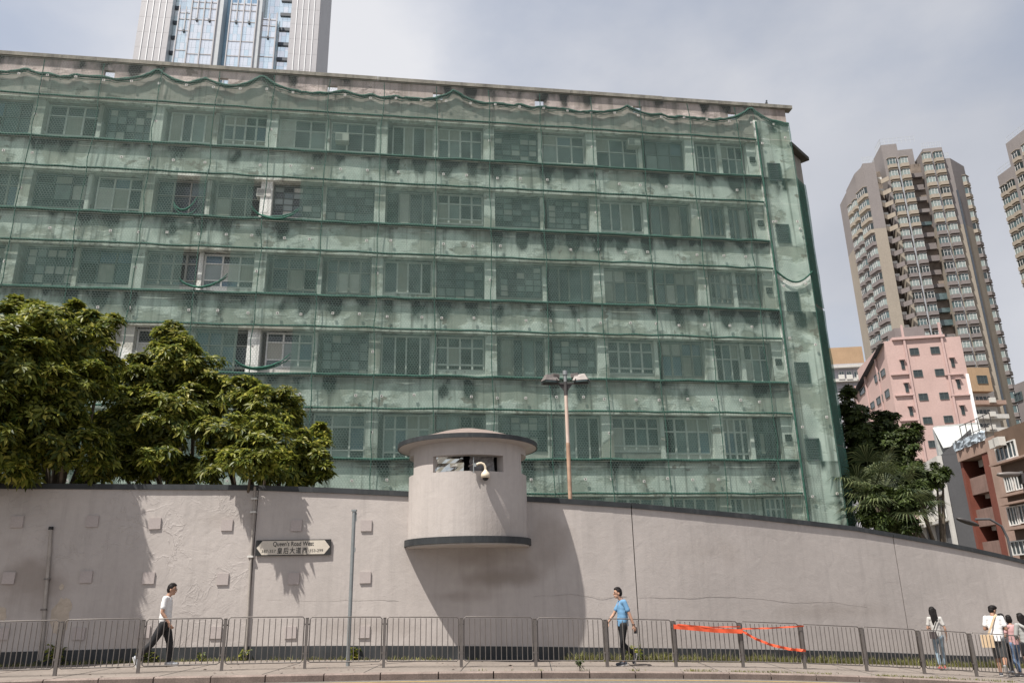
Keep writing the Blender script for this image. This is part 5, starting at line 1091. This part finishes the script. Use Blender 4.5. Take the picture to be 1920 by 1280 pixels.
# ================================================================== PEOPLE
mat('skin', (0.368, 0.216, 0.152), .55, .08, 6, spec=.3); mat('skin_tan', (0.288, 0.16, 0.108), .55, .08, 6, spec=.3); mat('hair_black', (.010, .008, .008), .6, .3, 30, .02, 120, spec=.18, stretch=(1, 1, .25))
mat('tee_white', (0.64, 0.632, 0.632), .85, .05, 5, .02, 14); mat('tee_grey', (0.4, 0.384, 0.368), .85, .08, 5, .02, 14); mat('tee_blue', (0.12, 0.248, 0.4), .85, .12, 5, .02, 14); mat('tee_pink', (0.464, 0.272, 0.272), .85, .08, 5, .02, 14); mat('hoodie_grey', (.30, .30, .29), .9, .12, 6, .02, 14)
mat('trouser_black', (.014, .014, .016), .8, .3, 6, .02, 14); mat('jeans_pale', (0.192, 0.248, 0.296), .85, .35, 7, .02, 14, fine=.15); mat('jeans_blue', (.10, .15, .24), .85, .4, 7, .02, 14); mat('shorts_grey', (.075, .08, .085), .85, .25, 5, .02, 14)
mat('shoe_grey', (.30, .31, .33), .6, .4, 14); mat('shoe_dark', (.06, .065, .08), .6, .2, 8); mat('sole', (.42, .41, .4), .6, .1, 5); mat('shoe_red', (.32, .07, .06), .6, .2, 8)
mat('canvas_bag', (0.496, 0.368, 0.24), .85, .1, 6); mat('bag_dark', (.045, .035, .035), .5, .3, 6); mat('lip', (.34, .13, .1), .5, .1, 6); mat('top_dark', (.05, .05, .06), .85, .2, 6)
DG = bpy.context.evaluated_depsgraph_get
def fuse(name, b, voxel, m, parent, smooth=3):
    """fuse overlapping closed shapes into one continuous skin"""
    me = b.mesh('tmp', m); o = bpy.data.objects.new('tmp', me); COL.objects.link(o)
    r = o.modifiers.new('r', 'REMESH'); r.mode = 'VOXEL'; r.voxel_size = voxel; r.use_smooth_shade = True
    s = o.modifiers.new('s', 'SMOOTH'); s.factor = .5; s.iterations = smooth
    out = bpy.data.meshes.new_from_object(o.evaluated_get(DG())); bpy.data.objects.remove(o); out.name = name; out.materials.clear(); out.materials.append(m)
    return link(name, out, parent)
def cap(b, p, q, r0, r1, n=12):
    p, q = Vector(p), Vector(q); b.ball(p, r0, n); b.ball(q, r1, n)
    if (q - p).length > 1e-4: b.tube([p, q], [r0, r1], n)
def chain(b, pts, rs):
    for i in range(len(pts) - 1): cap(b, pts[i], pts[i + 1], rs[i], rs[i + 1])
def hand(b, wrist, direc, palm_n, s=1.0, curl=.35):
    d = Vector(direc).normalized(); n = Vector(palm_n); n = (n - d * n.dot(d)).normalized(); sd = d.cross(n); w = Vector(wrist)
    for k in (-1, 0, 1): cap(b, w + sd * k * .014 * s, w + d * .085 * s + sd * k * .022 * s, .019 * s, .014 * s, 8)
    for k, L_ in ((-1.5, .058), (-.5, .072), (.5, .076), (1.5, .066)):
        a = w + d * .088 * s + sd * k * .0195 * s; d1 = (d + n * curl).normalized(); d2 = (d + n * curl * 2.4).normalized(); m_ = a + d1 * L_ * .55 * s; cap(b, a, m_, .0098 * s, .0092 * s, 8); cap(b, m_, m_ + d2 * L_ * .5 * s, .0092 * s, .008 * s, 8)
    a = w + d * .025 * s - sd * .024 * s; d1 = (d * .7 - sd * .75 + n * .35).normalized(); m_ = a + d1 * .045 * s; cap(b, a, m_, .013 * s, .0105 * s, 8); cap(b, m_, m_ + (d + n * .4 - sd * .15).normalized() * .035 * s, .0105 * s, .009 * s, 8)
def person(loc, heading, label, H, po, look, group=None):
    """po: joints in metres for a 1.72 m figure, x forward, y left; look: clothing"""
    s = H / 1.72; t = root('person', loc, label, 'person', group, heading); t.scale = (s, s, s)
    fem = look.get('fem', False); hz = po.get('hip', .88); hy = .085; lean = po.get('lean', 0); shy = .155 if fem else .178; sz = 1.40
    hp = Vector(po.get('head', (lean + .04, 0, 1.595))); hyaw = po.get('hyaw', 0); hrot = Matrix.Rotation(hyaw, 3, 'Z') @ Matrix.Rotation(po.get('hpitch', .05), 3, 'Y')
    hd = lambda x, y, z: hp + hrot @ Vector((x, y, z)); skin = MAT[look.get('skin', 'skin')]
    b = MB()
    def hball(c, r, bb=None):
        bb = bb or b; k = len(bb.v); bb.ball((0, 0, 0), r, 16); M3 = hrot
        for i in range(k, len(bb.v)): bb.v[i] = tuple(hp + M3 @ (Vector(bb.v[i]) + Vector(c)))
    hball((0, 0, .025), (.092, .073, .098)); hball((.022, 0, -.055), (.06, .052, .062)); hball((.05, 0, -.085), (.032, .034, .028))
    cap(b, hd(.084, 0, .02), hd(.103, 0, -.022), .009, .014, 8); hball((.083, 0, -.052), (.018, .022, .012))
    for q in (-1, 1): hball((-.008, .074 * q, -.012), (.018, .01, .032)); hball((.07, .028 * q, .022), (.014, .018, .009))
    neck = Vector((lean + .0, 0, 1.44)); cap(b, neck + Vector((-.01, 0, -.04)), hd(-.015, 0, -.06), .058 if not fem else .048, .052 if not fem else .044)
    bw = .85 if fem else 1
    chain(b, [Vector((0, 0, hz + .02)), Vector((lean * .4, 0, 1.1)), Vector((lean * .9, 0, 1.33))], [.105 * bw, .10 * bw, .115 * bw])
    for q in (-1, 1): cap(b, (lean, .05 * q, 1.38), (lean, shy * q, sz), .07 * bw, .052 * bw)
    arms = {}
    for key, q in (('aL', 1), ('aR', -1)):
        e, w_ = po[key]; sh = Vector((lean, shy * q, sz)); e, w_ = Vector(e), Vector(w_); arms[key] = (sh, e, w_)
        chain(b, [sh, sh + (e - sh) * .5, e, e + (w_ - e) * .35, w_], [.05 * bw, .045 * bw, .037 * bw, .037 * bw, .026 * bw])
        hand(b, w_, (w_ - e).normalized() * .9 + Vector((0, 0, -.25)), (.3, -q * .9, .1), 1 if not fem else .9, po.get('curl', .35))
    legs = {}
    for key, q in (('L', 1), ('R', -1)):
        kn, an, to = po[key]; h_ = Vector((0, hy * q, hz)); kn = Vector((kn[0], hy * q * .9, kn[1])); an = Vector((an[0], hy * q * .8, an[1])); to = Vector((to[0], hy * q * 1.05, to[1])); legs[key] = (h_, kn, an, to)
        chain(b, [h_, h_ + (kn - h_) * .5, kn, kn + (an - kn) * .35, an], [.085 * bw, .074 * bw, .054 * bw, .054 * bw, .036 * bw]); heel = an + (an - to).normalized() * .03 + Vector((0, 0, -.03)); cap(b, an, heel, .035, .03, 8); cap(b, an + Vector((0, 0, -.02)), to, .036, .026, 8)
    fuse('body', b, .0075, skin, t, 2)
    # clothes
    b = MB(); z0 = look.get('hem', .84)
    def ell(c, r): b.ball(c, r, 18)
    ell((lean, 0, 1.27), (.122 * bw, .165 * bw, .2)); ell((lean * .7, 0, 1.17), (.122 * bw, .165 * bw, .22)); ell((lean * .5, 0, 1.06), (.122 * bw, .164 * bw, .22)); ell((lean * .1, 0, .97), (.125 * bw, .168 * bw, .14)); chain(b, [Vector((lean, -.11, 1.385)), Vector((lean, .11, 1.385))], [.078 * bw, .078 * bw])
    b.tube([(0, 0, z0 - 0.0), (lean * .3, 0, 1.05)], [.14 * bw, .13 * bw], 18)
    k = len(b.v)
    sl = look.get('sleeve', .62)
    for key in arms: sh, e, w_ = arms[key]; chain(b, [sh + Vector((0, 0, .005)), sh + (e - sh) * .45, sh + (e - sh) * sl] if sl <= 1 else [sh, e, e + (w_ - e) * (sl - 1)], [.06 * bw, .058 * bw, .062 * bw] if sl <= 1 else [.065, .056, .045])
    fuse(look.get('top_name', 'shirt'), b, .012, MAT[look['top']], t, 4)
    b = MB(); b.ball((0, 0, hz + .0), (.125 * bw, .165 * bw, .115), 18); f = look.get('leg', 1.9)
    for key in legs:
        h_, kn, an, to = legs[key]; w0 = look.get('legw', 1.0)
        if f > 1: chain(b, [h_, h_ + (kn - h_) * .5, kn, kn + (an - kn) * .4, kn + (an - kn) * (f - 1)], [.10 * bw, .089 * bw * w0, .068 * w0 * bw, .064 * w0 * bw, .05 * w0])
        else: chain(b, [h_, h_ + (kn - h_) * .5, h_ + (kn - h_) * f], [.104 * bw, .10 * bw, .098 * bw])
    fuse(look.get('bottom_name', 'trousers'), b, .012, MAT[look['bottom']], t, 4)
    for key in legs:
        h_, kn, an, to = legs[key]; b = MB(); d = (to - an); fl = Vector((d.x, d.y, 0)); heel = an - d.normalized() * .045 + Vector((0, 0, -.035)); cap(b, heel, to, .042, .036, 10); cap(b, an + Vector((0, 0, -.02)), an + d * .5, .046, .036, 10)
        sh_ = fuse('shoe', b, .009, MAT[look['shoe']], t, 2); nrm = d.normalized().cross(Vector((0, 1, 0))).normalized(); nrm = nrm if nrm.z < 0 else -nrm
        off = nrm * .036; MB().bar(heel + off - d.normalized() * .03, to + off + d.normalized() * .03, .074, .022, up=(0, 0, 1)).build('sole', MAT['sole'], sh_)
    # hair, eyes, mouth
    b = MB(); hs = look.get('hair', 'short')
    hball((-.016, 0, .045), (.092, .08, .092), b); hball((-.045, 0, .0), (.065, .077, .085), b)
    if hs == 'short': hball((.035, .0, .098), (.055, .058, .034), b); hball((.0, .0, .115), (.07, .062, .035), b)
    if hs == 'thick': hball((.02, 0, .09), (.085, .085, .055), b); hball((-.04, 0, .05), (.075, .088, .07), b)
    if hs == 'long':
        back = look.get('hair_len', .34)
        for y in (-.05, -.025, 0, .025, .05): chain(b, [hd(-.05, y, .03), hd(-.075, y * 1.15, -.1), hd(-.085, y * 1.1, -.1 - back * .5), hd(-.08, y * .75, -.1 - back)], [.05, .038, .034, .018])
        for q in (-1, 1): chain(b, [hd(-.01, .07 * q, .04), hd(-.025, .078 * q, -.08)], [.028, .024])
        hball((.02, 0, .08), (.07, .075, .05), b)
    if hs == 'bob':
        hball((-.02, 0, -.02), (.085, .092, .115), b); hball((.03, 0, .08), (.065, .075, .05), b)
    fuse('hair', b, .0075, MAT['hair_black'], t, 2)
    b = MB()
    for q in (-1, 1): b.ball(hd(.0835, .029 * q, .012), (.009, .011, .007), 8); b.bar(hd(.088, .014 * q, .033), hd(.083, .045 * q, .034), .008, .006)
    b.build('eyes', MAT['black'], t); MB().ball(hd(.0965, 0, -.054), (.008, .019, .006), 8).build('mouth', MAT['lip'], t)
    if look.get('glasses'):
        b = MB()
        for q in (-1, 1):
            ring = [hd(.101, .03 * q + .022 * math.cos(a), .012 + .016 * math.sin(a)) for a in np.linspace(0, 2 * math.pi, 13)]; b.tube(ring, .0022, 5); b.tube([hd(.098, .052 * q, .014), hd(.0, .08 * q, .014)], .0022, 5)
        b.build('glasses', MAT['lamp_grey'], t)
    t['arms'] = 0; del t['arms']; return t, arms, legs, hd
def foot(px, py, y=None):
    g = on_ground(px, py)
    if y: g = at_y(px, py, y); g.z = gz(g.x)
    return Vector((g.x, g.y, gz(g.x)))
V_ = Vector
g = foot(300, 1249.5); dirx = R(8)
mw, *_ = person(g, dirx, 'man in a white tee and black trousers striding right past the railing', 1.73,
    dict(hip=.865, lean=.0, head=(.075, 0, 1.59), hpitch=.08, L=((.13, .475), (.15, .085), (.33, .045)), R=((-.20, .48), (-.49, .20), (-.42, .045)), aR=((-.02, -.225, 1.115), (.14, -.20, .90)), aL=((-.14, .23, 1.13), (-.16, .22, .89)), curl=.5),
    dict(top='tee_white', bottom='trouser_black', shoe='shoe_grey', hair='short', glasses=True, hem=.83, legw=1.08))
g = foot(1172, 1247.5)
mbm, arms, _, _ = person(g, R(180 + 8), 'man in a blue tee and black jeans walking left with a phone in hand', 1.72,
    dict(hip=.89, lean=-.02, head=(.075, 0, 1.60), hpitch=.02, L=((.055, .48), (.045, .085), (.21, .045)), R=((.0, .47), (-.27, .225), (-.235, .06)), aL=((-.12, .225, 1.12), (-.20, .24, .885)), aR=((.14, -.22, 1.13), (.30, -.2, .95)), curl=.6),
    dict(top='tee_blue', bottom='trouser_black', shoe='shoe_dark', hair='short', hem=.86, legw=.88, skin='skin'))
def held(px_person, local, name, build, label, cat):
    M4 = Matrix.Translation(px_person.location) @ Matrix.Rotation(px_person.rotation_euler.z, 4, 'Z') @ Matrix.Diagonal((*px_person.scale, 1)); p = M4 @ Vector(local); o = build; o.name = name; o.location = p; o.rotation_euler = (0, 0, px_person.rotation_euler.z); tag(o, label, cat); return o
held(mbm, (-.235, .225, .775), 'phone', MB().box(-.035, .035, -.006, .006, -.07, .07).build('phone', MAT['black']), 'black phone held low by the man in blue', 'phone')
w_ = MB().tube([(.033 * math.cos(a), .033 * math.sin(a), 0) for a in np.linspace(0, 6.283, 13)], .009, 6).build('watch', MAT['black']); held(mbm, (-.195, .238, .905), 'watch', w_, 'dark wristwatch on the arm of the man in blue', 'watch')
g = foot(1769, 1256)
wm, *_ = person(g, R(72), 'woman with long dark hair, grey tee and pale ripped jeans seen from behind', 1.62,
    dict(hip=.90, lean=.02, head=(.05, .02, 1.60), L=((.06, .48), (-.05, .09), (.11, .045)), R=((.12, .49), (.13, .085), (.29, .045)), aL=((.02, .22, 1.13), (.24, .14, 1.13)), aR=((-.01, -.23, 1.12), (.06, -.24, .88)), hyaw=.1),
    dict(top='tee_grey', bottom='jeans_pale', shoe='shoe_red', hair='long', fem=True, hem=.90, leg=1.78, legw=.95))
def crossbody(p, pts, bagbox, m, strap_m, name, label, sw=.025):
    o = MB().box(*bagbox).build(name, MAT[m]); held(p, (0, 0, 0), name, o, label, 'bag'); o.scale = p.scale
    b = MB()
    for a, c in zip(pts, pts[1:]): b.bar(a, c, sw, .006, up=(1, 0, 0))
    b.build('strap', MAT[strap_m], o)
    return o
o = crossbody(wm, [(-.12, -.08, 1.44), (-.145, .02, 1.25), (-.15, .1, 1.08), (-.17, .13, 1.02)], (-.20, -.12, .04, .22, .86, 1.05), 'bag_dark', 'black', 'shoulder_bag', 'dark crossbody bag on the back of the woman in ripped jeans')
g = foot(1884, 1268)
sm, *_ = person(g, R(58), 'man in a white tee and dark shorts walking away with a tote bag', 1.74,
    dict(hip=.88, lean=.03, head=(.10, -.01, 1.585), hyaw=-.7, hpitch=.35, L=((.08, .48), (.0, .085), (.17, .045)), R=((.10, .46), (-.20, .26), (-.13, .07)), aL=((.02, .24, 1.13), (.26, .10, 1.17)), aR=((.02, -.24, 1.13), (.26, -.10, 1.19)), curl=.8),
    dict(top='tee_white', bottom='shorts_grey', bottom_name='shorts', shoe='shoe_dark', hair='thick', skin='skin_tan', hem=.84, leg=.93))
crossbody(sm, [(.0, -.08, 1.49), (-.10, -.02, 1.42), (-.15, .08, 1.2), (-.155, .18, 1.0)], (-.20, -.12, .07, .36, .70, 1.0), 'canvas_bag', 'canvas_bag', 'tote_bag', 'beige canvas tote bag on the hip of the man in shorts', .045)
g = foot(1913, 1261, 22.3)
person(g, R(95), 'short-haired woman in a pink top and blue jeans beside the man in shorts', 1.52,
    dict(hip=.90, head=(.05, -.01, 1.6), hyaw=-.5, L=((.04, .48), (-.08, .1), (.07, .045)), R=((.1, .49), (.08, .085), (.24, .045)), aL=((.02, .22, 1.13), (.2, .12, 1.1)), aR=((-.02, -.22, 1.12), (.04, -.24, .88))),
    dict(top='tee_pink', bottom='jeans_blue', shoe='shoe_grey', hair='bob', fem=True, hem=.88, leg=1.85), 'people waiting at the right edge')
g = foot(1899, 1258, 22.9)
person(g, R(95), 'dark-haired person mostly hidden behind the man in shorts', 1.55,
    dict(hip=.90, head=(.05, 0, 1.6), L=((.04, .48), (-.05, .1), (.1, .045)), R=((.1, .49), (.08, .085), (.24, .045)), aL=((.02, .22, 1.13), (.2, .12, 1.1)), aR=((-.02, -.22, 1.12), (.04, -.24, .88))),
    dict(top='top_dark', bottom='trouser_black', shoe='shoe_dark', hair='bob', fem=True, hem=.88), 'people waiting at the right edge')
g = foot(1937, 1268, 21.75)
hw, *_ = person(g, R(85), 'long-haired woman in a grey hooded top cut off by the right edge', 1.58,
    dict(hip=.90, head=(.04, .0, 1.6), L=((.04, .48), (-.04, .1), (.1, .045)), R=((.1, .49), (.08, .085), (.24, .045)), aL=((.02, .22, 1.13), (.2, .14, 1.05)), aR=((-.02, -.23, 1.12), (.1, -.22, .93))),
    dict(top='hoodie_grey', top_name='hooded_top', bottom='trouser_black', bottom_name='shorts', shoe='shoe_dark', hair='long', hair_len=.2, fem=True, hem=.84, sleeve=1.8, leg=.6), 'people waiting at the right edge')
b = MB(); chain(b, [V_((-.04, -.11, 1.43)), V_((-.13, -.07, 1.37)), V_((-.16, 0, 1.32)), V_((-.13, .07, 1.37)), V_((-.04, .11, 1.43))], [.035, .045, .055, .045, .035]); fuse('hood', b, .012, MAT['hoodie_grey'], hw, 3)

# bird on the coping and the small dark plant-like antenna
u, z = FB.uz(1437, 197); o = MB().ball((0, 0, .1), (.07, .13, .09), 10).ball((0, -.09, .2), (.05, .06, .05), 8).bar((0, -.15, .2), (0, -.19, .19), .015, .015).bar((0, .1, .08), (0, .26, .04), .06, .015).build('bird', MAT['louvre_dark']); o.location = fz(u, -.0, 26.25); tag(o, 'small dark bird perched on the roof edge at the right corner', 'bird')
